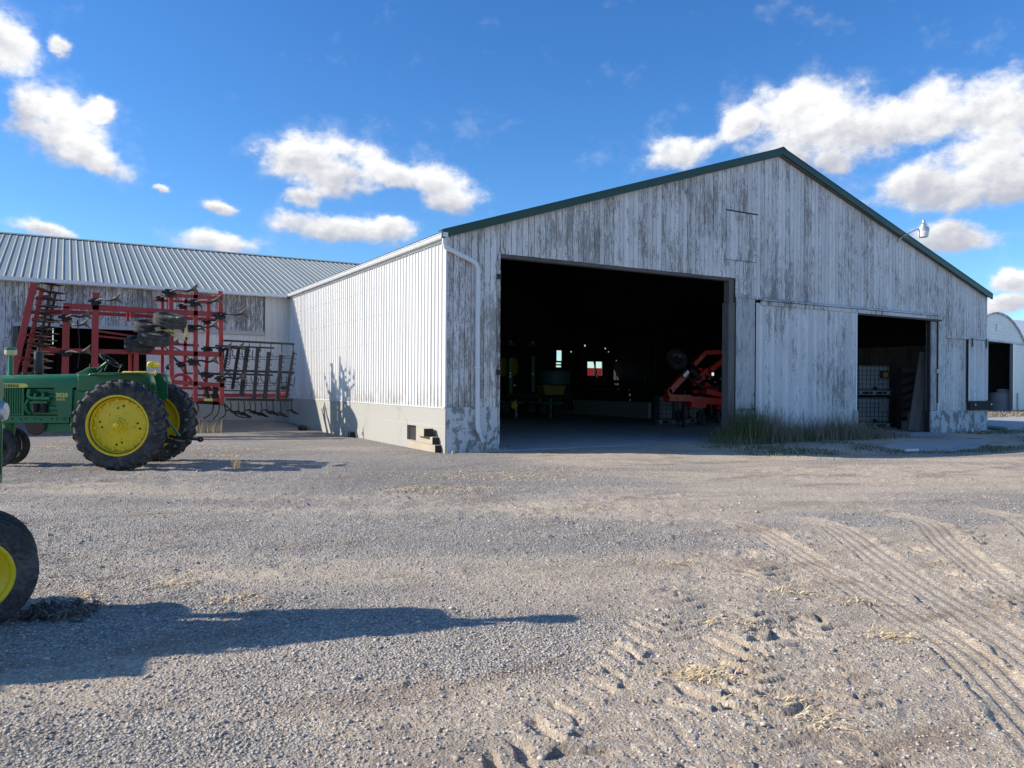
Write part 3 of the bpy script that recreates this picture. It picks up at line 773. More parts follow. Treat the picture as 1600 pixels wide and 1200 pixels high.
# sliding door and its track hood
sd = MB().box((16.96, BY0 - .10, .14), (21.40, BY0 - .075, 3.86)).wobj('sliding_door', M['darkwood'], barn)
x = 16.95
while x < 21.40:
    x1 = min(x + random.uniform(.118, .128), 21.41)
    if 21.41 - x1 < .05: x1 = 21.41
    mb = MB(); e = .003; yf = BY0 - .122 - random.uniform(0, .003); zt = 3.90; zb = .12 + random.uniform(-.03, .03)
    mb.box((x + e, yf, zb), (x1 - e, BY0 - .101, zt))
    xm = (x + x1) / 2; mb.box((xm - .006, yf - .004, zb), (xm + .006, yf, zt))
    l = barn.location; mb.v = [(a - l[0], b2 - l[1], c - l[2]) for a, b2, c in mb.v]; mb.obj('board', M['door'], sd); x = x1
mb = MB().box((21.36, BY0 - .135, .1), (21.425, BY0 - .126, 3.9)); mb.v = [(a - BX0, b2 - BY0, c) for a, b2, c in mb.v]; mb.obj('edge_trim', M['gutter'], sd)
MB().prism([(17.13, BY0 - .025, 4.06), (17.13, BY0 - .19, 4.005), (17.13, BY0 - .19, 3.97), (17.13, BY0 - .17, 3.97), (17.13, BY0 - .025, 4.02)], (8.86, 0, 0)).wobj('track_hood', M['trim'], barn)
MB().box((17.10, BY0 - .165, 3.845), (25.99, BY0 - .125, 3.955)).wobj('door_track', M['trim'], barn)
MB().box((21.43, BY0 - .12, 3.80), (25.99, BY0 - .026, 3.935)).wobj('door_head', M['post'], barn)
# right jamb of the small doorway
MB().box((25.53, BY0 - .03, .74), (25.84, BY0 + .16, 3.78)).wobj('door_jamb', M['panelold'], barn)
MB().box((25.845, BY0 - .06, 1.0), (25.895, BY0 - .026, 3.80)).wobj('door_edge', M['iron'], barn)
MB().box((25.78, BY0 - .10, 2.02), (26.02, BY0 - .061, 2.16)).wobj('latch', M['trim'], barn)
# small sliding hatch door at the right
sh = MB().box((27.66, BY0 - .07, 1.07), (28.93, BY0 - .05, 3.22)).wobj('hatch_door', M['darkwood'], barn)
x = 27.65
while x < 28.92:
    x1 = min(x + .128, 28.94)
    mb = MB().box((x + .003, BY0 - .088, 1.07), (x1 - .003, BY0 - .071, 3.22)); mb.v = [(a - BX0, b2 - BY0, c) for a, b2, c in mb.v]; mb.obj('board', M['door'], sh); x = x1
MB().box((26.35, BY0 - .10, 3.25), (28.95, BY0 - .026, 3.31)).wobj('hatch_track', M['trim'], barn)
for hx in (27.85, 28.75): MB().box((hx, BY0 - .105, 2.98), (hx + .07, BY0 - .09, 3.30)).wobj('track_hanger', M['iron'], barn)
MB().box((27.62, BY0 - .10, 1.0), (27.655, BY0 - .03, 3.24)).wobj('hatch_edge', M['iron'], barn)
MB().box((27.64, BY0 - .17, .73), (29.12, BY0 - .05, 1.05)).wobj('bumper_plank', M['darkwood'], barn, bevel=.01)
for hx in (27.98, 29.0): MB().lathe([(0, -.016), (.03, -.016), (.034, 0)], (hx, BY0 - .17, .93), (0, 1, 0), 10).wobj('bolt', M['pvc'], barn)
# inner floor, back wall with its window and chinks of daylight
fl = MB().box((BX0 + .1, BY0 - .02, -.12), (BX1 - .1, BY1, .0)); structure(fl.obj('barn_floor', M['floor']))
def at_back(px, py): p = on_y(px, py, BY1); return p.x, p.z
holes = []
for (xa, ya, xb, yb) in ((868.7, 547.4, 876.8, 563.8), (868.0, 566.3, 876.2, 569), (868, 571, 876.2, 573.8), (917, 565, 928, 587), (930.2, 565, 940, 587),
                         (912, 538.5, 914.2, 541.5), (944, 543.5, 946, 545.6), (890.6, 548.6, 892.6, 550.6), (949.2, 549, 950.8, 550.4)):
    x0_, z1_ = at_back(xa, ya); x1_, z0_ = at_back(xb, yb); holes.append((x0_, x1_, z0_, z1_))
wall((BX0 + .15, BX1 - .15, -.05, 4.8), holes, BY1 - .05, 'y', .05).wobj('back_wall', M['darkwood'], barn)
mb = MB()
mb.prism([(BX0 + .1, BY1 - .05, 4.8), (BX1 - .1, BY1 - .05, 4.8), (BX1 - .1, BY1 - .05, EZ + .02), (PX, BY1 - .05, PZ + .02), (BX0 + .1, BY1 - .05, EZ + .02)], (0, .05, 0)); mb.wobj('back_gable', M['darkwood'], barn)
# interior posts and the low concrete manger wall with boards above
for py_ in (21.6, 27.8, 34):
    for px_ in (23.9,):
        mb = MB(); mb.box((px_, py_, 0), (px_ + .18, py_ + .18, roof_z(px_) - .1)); mb.wobj('post', M['darkwood'], barn)
mg = MB().box((23.7, 27.98, 0), (23.92, 33.98, .74)); mg.box((23.7, 34.2, 0), (23.92, 37.4, .74)); mg.wobj('manger_wall', M['slab'], barn)
for z in (.86, 1.12, 1.38, 1.64):
    MB().box((23.76, 24.0, z), (23.80, 37.4, z + .17)).wobj('rail_board', M['darkwood'], barn)
# lining boards in the right bay, seen through the small doorway
y = 15.8
while y < 23.5:
    y1 = y + random.uniform(.19, .21)
    MB().box((BX1 - .17, y + .004, .05), (BX1 - .145, y1 - .004, 3.15)).wobj('lining_board', M['innerwood'], barn); y = y1
# lightning rod ball / gable lamp: separate thing
# ------------------------------------------------------------------ yard lamp on the gable
lamp = empty('yard_lamp', (23.62, BY0, 6.28), 'silver dusk to dawn lamp on a curved arm high on the gable', 'lamp')
MB().tube([(0, -.03, 0), (0, -.10, .10), (.08, -.2, .22), (.22, -.32, .31), (.36, -.44, .40), (.50, -.50, .43)], .022, 8).obj('arm', M['silver'], lamp, smooth=True)
MB().box((-.05, -.035, -.09), (.05, -.02, .09)).obj('bracket', M['silver'], lamp)
cx_, cy_, cz_ = .62, -.52, .34
MB().lathe([(0, .36), (.035, .36), (.05, .33), (.05, .27), (.075, .25), (.10, .22), (.10, .15), (.16, .12), (.175, .06), (.175, .0)], (cx_, cy_, cz_ + .02), (0, 0, 1), 20).obj('housing', M['silver'], lamp, smooth=True)
MB().lathe([(.172, .0), (.165, -.08), (.14, -.19), (.12, -.20), (0, -.21)], (cx_, cy_, cz_ + .015), (0, 0, 1), 20).obj('refractor', M['glasslens'], lamp, smooth=True)

# ------------------------------------------------------------------ wing barn behind
WY0, WR, WRZ = 29.2, 36.96, 7.48
wing = empty('wing_barn', (-2, WY0, 0), 'long low barn wing with ribbed grey metal roof and dark open doorway', 'barn')
WX0 = -9.0
def wz(yv): return 4.90 + (yv - WY0) * (WRZ - 4.90) / (WR - WY0)
x = WX0; i = 0
while x < 15.5:
    x1 = x + .914; ys = WY0 - .30 if x < 6.2 else max(WY0 - .30, WY0 + (x - 7.0) * 1.0 + .1)
    if ys < WR - .3:
        pr = []; wdt = .914 / 4; mb = MB(); vs_ = []
        for q in range(4):
            s_ = x + q * wdt; pr += [(s_, .024), (s_ + .02, .024), (s_ + .042, 0), (s_ + wdt * .5, .0), (s_ + wdt - .022, 0)]
        pr.append((x1 - .002, .024))
        for s_, h in pr: vs_ += [(s_, ys, wz(ys) + h), (s_, WR, WRZ + h)]
        mb.add(vs_, [(2 * j, 2 * j + 2, 2 * j + 3, 2 * j + 1) for j in range(len(pr) - 1)])
        mb.wobj('roof_panel', M['galv'], wing)
    x = x1; i += 1
mb = MB(); mb.prism([(WX0, WR, WRZ), (WX0, 44.7, 4.9), (WX0, 44.7, 4.94), (WX0, WR, WRZ + .03)], (BX0 + 6 - WX0, 0, 0)); mb.wobj('rear_roof', M['galv'], wing)
mb = MB(); mb.prism([(WX0, WY0 - .25, 4.78), (WX0, WR, WRZ - .05), (WX0, 44.7, 4.85), (WX0, 44.7, 4.80), (WX0, WR, WRZ - .09), (WX0, WY0 - .25, 4.74)], (BX0 - WX0, 0, 0)); mb.wobj('roof_deck', M['galvroof_in'], wing)
MB().prism([(WX0, WR - .18, WRZ - .02), (WX0, WR, WRZ + .06), (WX0, WR + .18, WRZ - .02)], (24, 0, 0)).wobj('ridge_cap', M['galv'], wing)
MB().box((WX0, WY0 - .29, 4.70), (BX0 - .21, WY0 - .26, 4.84)).wobj('fascia', M['gutter'], wing)
g = MB(); g.box((WX0, WY0 - .41, 4.715), (BX0 - .21, WY0 - .292, 4.73)); g.box((WX0, WY0 - .42, 4.717), (BX0 - .21, WY0 - .41, 4.83)); g.wobj('gutter', M['gutter'], wing)
MB().box((WX0, WY0 - .258, 4.76), (BX0 - .2, WY0 - .0, 4.78)).wobj('soffit', M['gutter'], wing)
# wing front: bare boards, doorway, white steel below and right
WO = (-1.30, 2.42, -.1, 3.30)
x = WX0
while x < 6.30:
    x1 = x + random.uniform(.15, .18)
    for e_ in (WO[0], WO[1], 6.33):
        if x < e_ - .001 and x1 > e_ - .05: x1 = e_; break
    zb = 3.42 if (x + x1) / 2 > WO[0] else .9
    board_obj(x, x1, zb, 4.76, 4.76, WY0 - .022 - random.uniform(0, .006), M['wingboard'], 'board', wing); x = x1
MB().box((WO[0] - .12, WY0 - .10, 3.30), (6.36, WY0 - .045, 3.43)).wobj('door_track', M['panelold'], wing)
MB().box((WO[0] - .14, WY0 - .06, -.1), (WO[0], WY0 + .1, 3.30)).wobj('door_post', M['post'], wing)
MB().box((6.33, WY0 - .04, 3.40), (6.38, WY0 - .024, 4.75)).wobj('edge_board', M['post'], wing)
x = WO[1]; k = 0
while x < BX0 - .06:
    x1 = min(x + .914, BX0 - .04)
    if x < 6.38 < x1: x1 = 6.385
    rb = max(1, round((x1 - x) / .23)); top = 3.31
    ribbed(x, x1, 1.0, top, WY0 - .012 - .0015 * (k % 2), rb, .016, -1, 'y').wobj('siding_panel', M['whitemetal'], wing); x = x1; k += 1
ribbed(6.39, BX0 - .04, 3.30, 4.76, WY0 - .012, 4, .016, -1, 'y').wobj('siding_panel', M['whitemetal'], wing)
wall((WX0, BX0 + .0, -.05, 4.78), [WO], WY0 + .0, 'y', .12).wobj('wall_frame', M['darkwood'], wing)
MB().box((WO[1], WY0 - .04, -.2), (BX0 - .035, WY0 - .002, .99)).wobj('foundation', M['concrete'], wing)
MB().box((WX0, WY0 - .04, -.2), (WO[0] - .15, WY0 - .002, .88)).wobj('foundation', M['concrete'], wing)
wall((WX0, BX0 + .0, -.05, 4.85), [(-2.65, -2.60, 2.6, 3.7), (-.55, -.51, 3.4, 4.2), (-3.6, -3.56, 1.0, 2.2)], 44.5, 'y', .05).wobj('back_wall', M['darkwood'], wing)
wall((WY0 + .1, 44.5, -.05, 4.85), [], WX0, 'x', .05).wobj('end_wall', M['darkwood'], wing)
mb = MB(); mb.prism([(WX0, WY0 + .1, 4.8), (WX0, 44.6, 4.8), (WX0, WR, WRZ - .1)], (.05, 0, 0)); mb.wobj('end_gable', M['darkwood'], wing)
structure(MB().box((WX0, WY0 + .02, -.1), (BX0, 44.5, .02)).obj('wing_floor', M['floor']))
for px_ in (-4.6, -.9, 3.3):
    MB().box((px_, 34.0, 0), (px_ + .16, 34.16, 4.6)).wobj('post', M['darkwood'], wing)
x = -3.6
while x < 4:
    MB().box((x, 40.0, .4), (x + .19, 40.03, 2.9 + random.uniform(-.1, .1))).wobj('lining_board', M['innerwood'], wing); x += .21 + random.choice((0, 0, .02))
# wagon with pale deck standing in the wing (just its edge shows)
wag = empty('flat_wagon', (-.2, 32.2, .02), 'pale wooden wagon deck inside the wing doorway', 'wagon')
for q in range(6): MB().box((-2.0, -.9 + q * .3 + .006, 1.18), (2.2, -.9 + (q + 1) * .3 - .006, 1.23)).obj('deck_board', M['timber'], wag)
MB().box((-2.0, -.62, 1.03), (2.2, -.5, 1.17)).box((-2.0, .5, 1.03), (2.2, .62, 1.17)).obj('frame', M['iron'], wag)
for sx in (-1.5, 1.6):
    for sy in (-.8, .8):
        wh = MB().lathe([(.16, -.09), (.33, -.11), (.37, -.07), (.37, .07), (.33, .11), (.16, .09)], (sx, sy, .37), (0, 1, 0), 20).obj('wheel', M['rubber'], wag, smooth=True)
    MB().box((sx - .05, -.7, .33), (sx + .05, .7, .42)).box((sx - .05, -.06, .42), (sx + .05, .06, 1.03)).obj('axle', M['iron'], wag)

# ------------------------------------------------------------------ wheels and tyres
def lug_tyre(R_, W, rim, nl=23):
    """carcass and herringbone lugs; the axle runs along local y"""
    mb = MB(); h = W / 2
    prof = [(rim, -h * .62), (rim + .03, -h * .80), (rim + (R_ - rim) * .45, -h * .98), (R_ - .095, -h * .93), (R_ - .052, -h * .74), (R_ - .036, -h * .35), (R_ - .033, 0),
            (R_ - .036, h * .35), (R_ - .052, h * .74), (R_ - .095, h * .93), (rim + (R_ - rim) * .45, h * .98), (rim + .03, h * .80), (rim, h * .62)]
    mb.lathe(prof, (0, 0, 0), (0, 1, 0), 56)
    path = [(-.02, R_ - .035, .036), (.30, R_ - .038, .036), (.68, R_ - .048, .040), (.93, R_ - .085, .044), (1.03, R_ - .150, .016)]
    for sgn in (-1, 1):
        for k in range(nl):
            a0 = 2 * math.pi * (k + (.5 if sgn > 0 else 0)) / nl; vs_ = []
            for (s_, rr, hh) in path:
                a = a0 + s_ * .155; wd = .030 if s_ < .8 else .040
                for (da, dh) in ((-wd / R_, -.012), (wd / R_, -.012), (wd * .72 / R_, hh), (-wd * .72 / R_, hh)):
                    if s_ > .8 and dh > 0: r2 = rr + dh * .75; yy = sgn * (h * s_ + dh * .55)
                    else: r2 = rr + dh; yy = sgn * h * s_
                    vs_.append((math.cos(a + da) * r2, yy, math.sin(a + da) * r2))
            fs = [(3, 2, 1, 0), (16, 17, 18, 19)]
            for i in range(4):
                for q in range(4): fs.append((i * 4 + q, i * 4 + (q + 1) % 4, (i + 1) * 4 + (q + 1) % 4, (i + 1) * 4 + q))
            mb.add(vs_, fs)
    return mb
def rib_tyre(R_, W, rim, n=40):
    h = W / 2; mb = MB()
    prof = [(rim, -h * .6), (rim + .02, -h * .8), (rim + (R_ - rim) * .5, -h), (R_ - .03, -h * .86), (R_ - .008, -h * .66), (R_ - .006, -h * .5), (R_ - .02, -h * .46), (R_ - .02, -h * .2), (R_, -h * .14),
            (R_, h * .14), (R_ - .02, h * .2), (R_ - .02, h * .46), (R_ - .006, h * .5), (R_ - .008, h * .66), (R_ - .03, h * .86), (rim + (R_ - rim) * .5, h), (rim + .02, h * .8), (rim, h * .6)]
    return mb.lathe(prof, (0, 0, 0), (0, 1, 0), n)

def txt(body, size, parent, mat, loc, rot, name='lettering', ext=.002, align='LEFT', sx=1, bold=.02):
    cu = bpy.data.curves.new(name, 'FONT'); cu.body = body; cu.size = size; cu.extrude = ext; cu.align_x = align; cu.offset = bold * size; cu.resolution_u = 2
    o = bpy.data.objects.new(name, cu); col.objects.link(o)
    bpy.context.view_layer.update()
    me = bpy.data.meshes.new_from_object(o.evaluated_get(bpy.context.evaluated_depsgraph_get())); bpy.data.objects.remove(o)
    me.materials.clear(); me.materials.append(mat)
    o = bpy.data.objects.new(name, me); col.objects.link(o); o.parent = parent; o.location = loc; o.rotation_euler = rot; o.scale = (sx, 1, 1); return o

def tractor(loc, rz, label, ysgn_near, front_rim, fx=0.):
    """local x forward, y left; the origin is under the rear axle"""
    T = empty('tractor', loc, label, 'tractor', rz, None)
    G = M['jgreen']; Y_ = M['jyellow']
    # hood: rounded section drawn along x
    def sect(x, hw, zb, zt, r=.07):
        return [(x, -hw, zb), (x, -hw, zt - r), (x, -hw + r * .3, zt - r * .3), (x, -hw + r, zt), (x, 0, zt + .012), (x, hw - r, zt), (x, hw - r * .3, zt - r * .3), (x, hw, zt - r), (x, hw, zb)]
    mb = MB(); ss = [sect(.98, .26, 1.44, 1.665), sect(1.05, .27, 1.43, 1.67), sect(2.30, .27, 1.42, 1.64), sect(2.48, .265, 1.42, 1.61), sect(2.54, .24, 1.42, 1.56)]
    vs_ = [v for s_ in ss for v in s_]; mb.add(vs_, [(i * 9 + k, i * 9 + (k + 1) % 9, (i + 1) * 9 + (k + 1) % 9, (i + 1) * 9 + k) for i in range(4) for k in range(9)] + [tuple(range(9)), tuple(36 + k for k in range(9))])
    mb.obj('hood', G, T, smooth=45)
    for s_ in (-1, 1):
        st = MB(); st.prism([(1.80, s_ * .271, 1.455), (1.86, s_ * .271, 1.425), (2.50, s_ * .268, 1.425), (2.50, s_ * .268, 1.50), (1.86, s_ * .271, 1.50)], (0, s_ * .004, 0)); st.obj('stripe', M['decal'], T)
        # side grille of vertical louvres
        gr = MB(); gr.box((1.90, s_ * .235, .93), (2.48, s_ * .245, 1.415)); gr_o = gr.obj('side_grille', G, T)
        lv = MB()
        for k in range(14): lv.box((1.905 + k * .041, s_ * .246, .95), (1.925 + k * .041, s_ * .268, 1.41))
        lv.obj('louvre', G, gr_o); MB().box((1.885, s_ * .246, .93), (1.902, s_ * .272, 1.415)).obj('grille_frame', G, gr_o); MB().box((2.482, s_ * .246, .93), (2.50, s_ * .272, 1.415)).obj('grille_frame', G, gr_o)
        # panel with the number
        p = MB(); p.prism([(1.37, s_ * .262, 1.435), (1.05, s_ * .262, 1.435), (1.07, s_ * .262, .90), (1.30, s_ * .262, .90)], (0, -s_ * .03, 0)); p.obj('side_panel', G, T, bevel=.006)
    yn = ysgn_near
    rx_ = (R(90), 0, R(180) if yn > 0 else 0)
    def lx(a): return a
    xs = (1.36, 1.09) if yn > 0 else (1.09, 1.36)
    txt('3020', .105, T, M['decal'], (xs[0] - .02 if yn > 0 else xs[0], yn * .264, 1.26), rx_, sx=1.0, bold=.035)
    txt('DIESEL', .05, T, M['decal'], (xs[0] - .03 if yn > 0 else xs[0] + .01, yn * .264, 1.20), rx_, sx=1.1, bold=.02)
    txt('JOHN DEERE', .062, T, M['decaldark'], ((2.48 if yn > 0 else 1.90), yn * .2755, 1.438), rx_, sx=1.45, bold=.03)
    # front grille of the nose, headlights
    g = MB(); g.box((2.50, -.235, .86), (2.535, .235, 1.42))
    for k in range(11): g.box((2.536, -.20 + k * .038, .92), (2.55, -.186 + k * .038, 1.38))
    g.obj('front_grille', G, T)
    for s_ in (-1, 1): MB().lathe([(0, .03), (.055, .028), (.065, .01), (.065, -.01)], (2.55, s_ * .17, 1.33), (1, 0, 0), 16).obj('headlight', M['silver'], T, smooth=True)
    # rails, pedestal, block, pan, bell housing, transmission
    for s_ in (-1, 1):
        rl = MB().box((1.12, s_ * .20, .79), (2.5, s_ * .235, .925)).obj('frame_rail', G, T, bevel=.006)
        bo = MB()
        for k, bx_ in enumerate((1.2, 1.33, 1.42, 1.6, 1.72, 1.86, 1.95, 2.1, 2.3)): bo.lathe([(0, s_ * .012), (.013, s_ * .012), (.013, 0)], (bx_, s_ * .235, .86 + (k % 3) * .006), (0, 1, 0), 8)
        bo.obj('bolts', M['iron'], rl)
    MB().box((1.05, -.19, .93), (1.95, .19, 1.30)).obj('engine_block', G, T, bevel=.015)
    MB().box((1.10, -.15, 1.30), (1.92, .15, 1.415)).obj('cylinder_head', G, T, bevel=.015)
    MB().prism([(1.0, -.15, .78), (1.95, -.15, .78), (1.85, -.15, .68), (1.45, -.15, .60), (1.10, -.15, .63)], (0, .30, 0)).obj('oil_pan', G, T, bevel=.01)
    MB().lathe([(0, -.02), (.16, -.02), (.175, 0), (.16, .02), (0, .02)], (1.72, yn * .19, .74), (0, 1, 0), 24).obj('flywheel_guard', M['rust'], T, smooth=True)
    mf = MB(); mf.tube([(1.80, yn * .24, 1.40), (1.82, yn * .245, 1.28), (1.76, yn * .25, 1.24), (1.58, yn * .25, 1.23), (1.44, yn * .25, 1.23)], .038, 10)
    for q in (1.7, 1.56): mf.tube([(q, yn * .18, 1.33), (q, yn * .24, 1.31), (q, yn * .25, 1.24)], .03, 8)
    mf.obj('manifold', G, T, smooth=True)
    MB().tube([(1.82, yn * .23, 1.22), (1.88, yn * .235, 1.12), (1.86, yn * .235, 1.02), (1.80, yn * .2, .96)], .032, 10).obj('coolant_pipe', G, T, smooth=True)
    for q in (1.55, 1.70):
        f = MB().lathe([(0, -.17), (.045, -.165), (.052, -.14), (.052, -.03), (.058, -.02), (.058, .0), (0, .01)], (q, yn * .25, 1.145), (0, 0, 1), 16).obj('fuel_filter', M['iron'], T, smooth=True)
    MB().box((1.47, yn * .20, 1.145), (1.77, yn * .30, 1.175)).obj('filter_head', G, T, bevel=.006)
    MB().tube([(1.45, yn * .21, 1.06), (1.30, yn * .21, 1.06)], .05, 12).obj('starter', G, T, smooth=True)
    MB().prism([(1.12, -.22, .62), (1.12, -.22, 1.40), (.40, -.22, 1.40), (.0, -.20, 1.0), (-.22, -.20, .95), (-.28, -.20, .62), (.2, -.2, .55), (.9, -.22, .58)], (0, .44, 0)).obj('transmission_case', G, T, bevel=.02)
    MB().lathe([(0, 0), (.075, 0), (.085, .02), (.085, .05)], (1.0, yn * .27, .70), (0, -yn, 0), 16).obj('side_cover', G, T, smooth=True)
    MB().lathe([(.0, -.62), (.075, -.62), (.075, -.42), (.11, -.36), (.14, -.2), (.14, .2), (.11, .36), (.075, .42), (.075, .62), (0, .62)], (0, 0, .785), (0, 1, 0), 20).obj('axle_housing', G, T, smooth=True)
    # cowl and dash
    MB().prism([(1.0, -.25, 1.40), (1.0, -.25, 1.69), (.90, -.25, 1.735), (.80, -.25, 1.80), (.74, -.25, 1.79), (.80, -.25, 1.70), (.62, -.25, 1.60), (.62, -.25, 1.40)], (0, .50, 0)).obj('cowl', G, T, bevel=.012)
    MB().box((.40, -.27, 1.36), (.98, .27, 1.68)).obj('cowl_side', G, T, bevel=.03)
    # muffler, intake
    MB().lathe([(.0, -.02), (.045, -.02), (.045, .02), (.072, .03), (.078, .05), (.078, .40), (.072, .43), (.03, .44), (.03, .51), (.026, .51), (.026, .44)], (1.77, .0, 1.65), (0, 0, 1), 24).obj('muffler', M['blackpaint'], T, smooth=30)
    a_ = MB().lathe([(.055, -.03), (.055, .0), (.045, .03), (.045, .35)], (2.26, .0, 1.65), (0, 0, 1), 20).obj('air_intake', G, T, smooth=30)
    MB().lathe([(.045, .35), (.09, .37), (.098, .385), (.098, .45)], (2.26, .0, 1.65), (0, 0, 1), 24).obj('band', M['cream'], a_, smooth=30)
    MB().lathe([(.098, .45), (.102, .455), (.10, .49), (.07, .51), (.0, .515)], (2.26, .0, 1.65), (0, 0, 1), 24).obj('cap', G, a_, smooth=30)
    MB().lathe([(.05, 0), (.055, .02), (.05, .035), (0, .04)], (2.02, 0, 1.652), (0, 0, 1), 18).obj('radiator_cap', M['blackpaint'], T, smooth=30)
    # steering
    MB().tube([(.86, 0, 1.66), (.56, 0, 1.90)], .028, 10).obj('steering_column', G, T, smooth=True)
    st = MB(); ax = Vector((-.62, 0, .78)).normalized(); c = Vector((.52, 0, 1.93)); u = Vector((0, 1, 0)); v = ax.cross(u)
    ring = [c + (u * math.cos(t_) + v * math.sin(t_)) * .20 for t_ in [2 * math.pi * k / 28 for k in range(29)]]
    st.tube(ring, .014, 8, cap=False)
    for k in range(3):
        t_ = 2 * math.pi * k / 3 + .5; st.tube([c - ax * .03, c + (u * math.cos(t_) + v * math.sin(t_)) * .19], .009, 6)
    st.lathe([(0, .01), (.04, 0), (.03, -.06)], c, ax, 12)
    st.obj('steering_wheel', M['blackpaint'], T, smooth=True)
    lv = MB()
    for q, yy in ((.72, .12), (.70, -.14), (.30, .2), (.86, .16)):
        lv.tube([(q, yy, 1.68), (q - .05, yy, 1.80), (q - .07, yy, 1.83)], .010, 6); lv.lathe([(0, .03), (.022, .02), (.024, 0), (.012, -.02)], (q - .07, yy, 1.835), (0, 0, 1), 8)
    lv.obj('lever', M['blackpaint'], T)
    # seat
    sc = MB().box((-.24, -.24, 1.66), (.22, .24, 1.735)); sc.obj('seat_cushion', Y_, T, bevel=.035, smooth=True)
    sb = MB(); sb.prism([(-.29, -.17, 1.80), (-.19, -.17, 1.81), (-.20, -.17, 1.90), (-.26, -.17, 1.925), (-.33, -.17, 1.89)], (0, .34, 0)); sb.obj('backrest', Y_, T, bevel=.025, smooth=True)
    MB().tube([(-.26, .0, 1.66), (-.33, 0, 1.78)], .02, 8).obj('backrest_bracket', M['cream'], T, smooth=True)
    MB().box((-.20, -.16, 1.30), (.18, .16, 1.655)).obj('seat_box', G, T, bevel=.01)
    MB().box((.18, -.50, .98), (.98, .50, 1.01)).obj('platform', G, T)
    # flat top fenders rolled down at the back
    for s_ in (-1, 1):
        pts = [(.66, 1.655), (.62, 1.685), (.45, 1.705), (-.20, 1.712), (-.30, 1.70), (-.36, 1.65), (-.39, 1.57), (-.40, 1.50)]
        mb = MB(); y0, y1 = s_ * .27, s_ * .54; vs_ = []
        for (a, z) in pts: vs_ += [(a, y0, z), (a, y1, z)]
        n = len(pts)
        mb.add(vs_, [(2 * i, 2 * i + 1, 2 * i + 3, 2 * i + 2) for i in range(n - 1)])
        vs2 = []
        for (a, z) in pts: vs2 += [(a, y1, z), (a + (.0 if z > 1.6 else .01), y1, z - .03)]
        mb.add(vs2, [(2 * i, 2 * i + 1, 2 * i + 3, 2 * i + 2) for i in range(n - 1)])
        low = [(.66, 1.655), (.50, 1.60), (.30, 1.585), (.0, 1.60), (-.30, 1.58), (-.48, 1.45), (-.55, 1.30), (-.62, 1.18)]
        poly = [(a, y0, z) for a, z in pts] + [(a, y0, z) for a, z in low[::-1][1:-1]] + []
        mb.prism([(a, s_ * .272, z) for a, z in ((.66, 1.655), (-.28, 1.70), (-.40, 1.5), (-.42, 1.25), (-.15, 1.0), (.45, 1.05), (.60, 1.4))], (0, s_ * .006, 0))
        o = mb.obj('fender', G, T, smooth=40); mo = o.modifiers.new('t', 'SOLIDIFY'); mo.thickness = .012
        if s_ == yn: continue
        wl = MB(); wl.tube([(-.30, s_ * .42, 1.70), (-.34, s_ * .42, 1.79)], .008, 6)
        wl.lathe([(0, -.05), (.045, -.03), (.055, .02), (.05, .03), (0, .034)], (-.36, s_ * .42, 1.83), (-1, 0, .15), 14); wl.obj('work_light', M['blackpaint'], T, smooth=True)
    # hitch
    for s_ in (-1, 1):
        MB().tube([(-.10, s_ * .24, .62), (-.55, s_ * .30, .50), (-.98, s_ * .34, .46)], [.03, .028, .028], 8).obj('draft_arm', M['iron'], T, smooth=True)
        MB().lathe([(.02, -.035), (.05, -.035), (.05, .035), (.02, .035)], (-1.0, s_ * .34, .46), (0, 1, 0), 12).obj('ball_end', M['iron'], T, smooth=True)
        MB().tube([(-.30, s_ * .24, 1.02), (-.62, s_ * .32, .52)], .022, 8).obj('lift_link', G, T, smooth=True)
    MB().box((-.72, -.05, .42), (.2, .05, .46)).obj('drawbar', M['iron'], T)
    # rear wheels
    for s_ in (-1, 1):
        wh = bpy.data.objects.new('rear_wheel', None); col.objects.link(wh); wh.parent = T; wh.location = (0, s_ * .75, .785); wh.rotation_euler = (0, .21 + .3 * s_, 0)
        lug_tyre(.795, .375, .475).obj('tyre', M['rubber'], wh, smooth=30)
        rm = MB(); o_ = s_
        prof = [(.525, .150), (.532, .160), (.525, .170), (.505, .170), (.492, .150), (.488, .10), (.470, .085), (.462, .05), (.455, .02), (.445, .012), (.440, .030), (.20, .055), (.13, .060), (.12, .085), (.085, .10), (.075, .14), (.05, .15), (.045, .215), (0, .22)]
        rm.lathe([(r, o_ * h_) for r, h_ in prof], (0, 0, 0), (0, 1, 0), 56)
        rm.lathe([(.48, -o_ * .02), (.488, -o_ * .15), (.53, -o_ * .16)], (0, 0, 0), (0, 1, 0), 40)
        rm.lathe([(.0, -o_ * .01), (.44, o_ * .0)], (0, 0, 0), (0, 1, 0), 40)
        for k in range(16):
            a = 2 * math.pi * k / 16
            c = Vector((math.cos(a) * .425, o_ * .035, math.sin(a) * .425)); rm.lathe([(.038, 0), (.036, o_ * .018), (.0, o_ * .022)], c, (0, 1, 0), 8)
        for k in range(6):
            a = 2 * math.pi * k / 6; c = Vector((math.cos(a) * .102, o_ * .085, math.sin(a) * .102)); rm.lathe([(.016, 0), (.016, o_ * .03), (.0, o_ * .032)], c, (0, 1, 0), 6)
        rm.obj('rim', Y_, wh, smooth=32)
        hl = MB()
        for k in range(8):
            a = 2 * math.pi * (k // 2) / 4 + (.28 if k % 2 else 0) + .4; rr = (.30, .34)[k % 2]
            hl.lathe([(0, o_ * .0), (.019, o_ * .0), (.019, -o_ * .01)], (math.cos(a) * rr, o_ * (.0475), math.sin(a) * rr), (0, 1, 0), 8)
        for k in range(5):
            a = k * 1.27; hl.lathe([(0, 0), (.009, 0), (.009, -o_ * .01)], (math.cos(a) * .24, o_ * .053, math.sin(a) * .24), (0, 1, 0), 6)
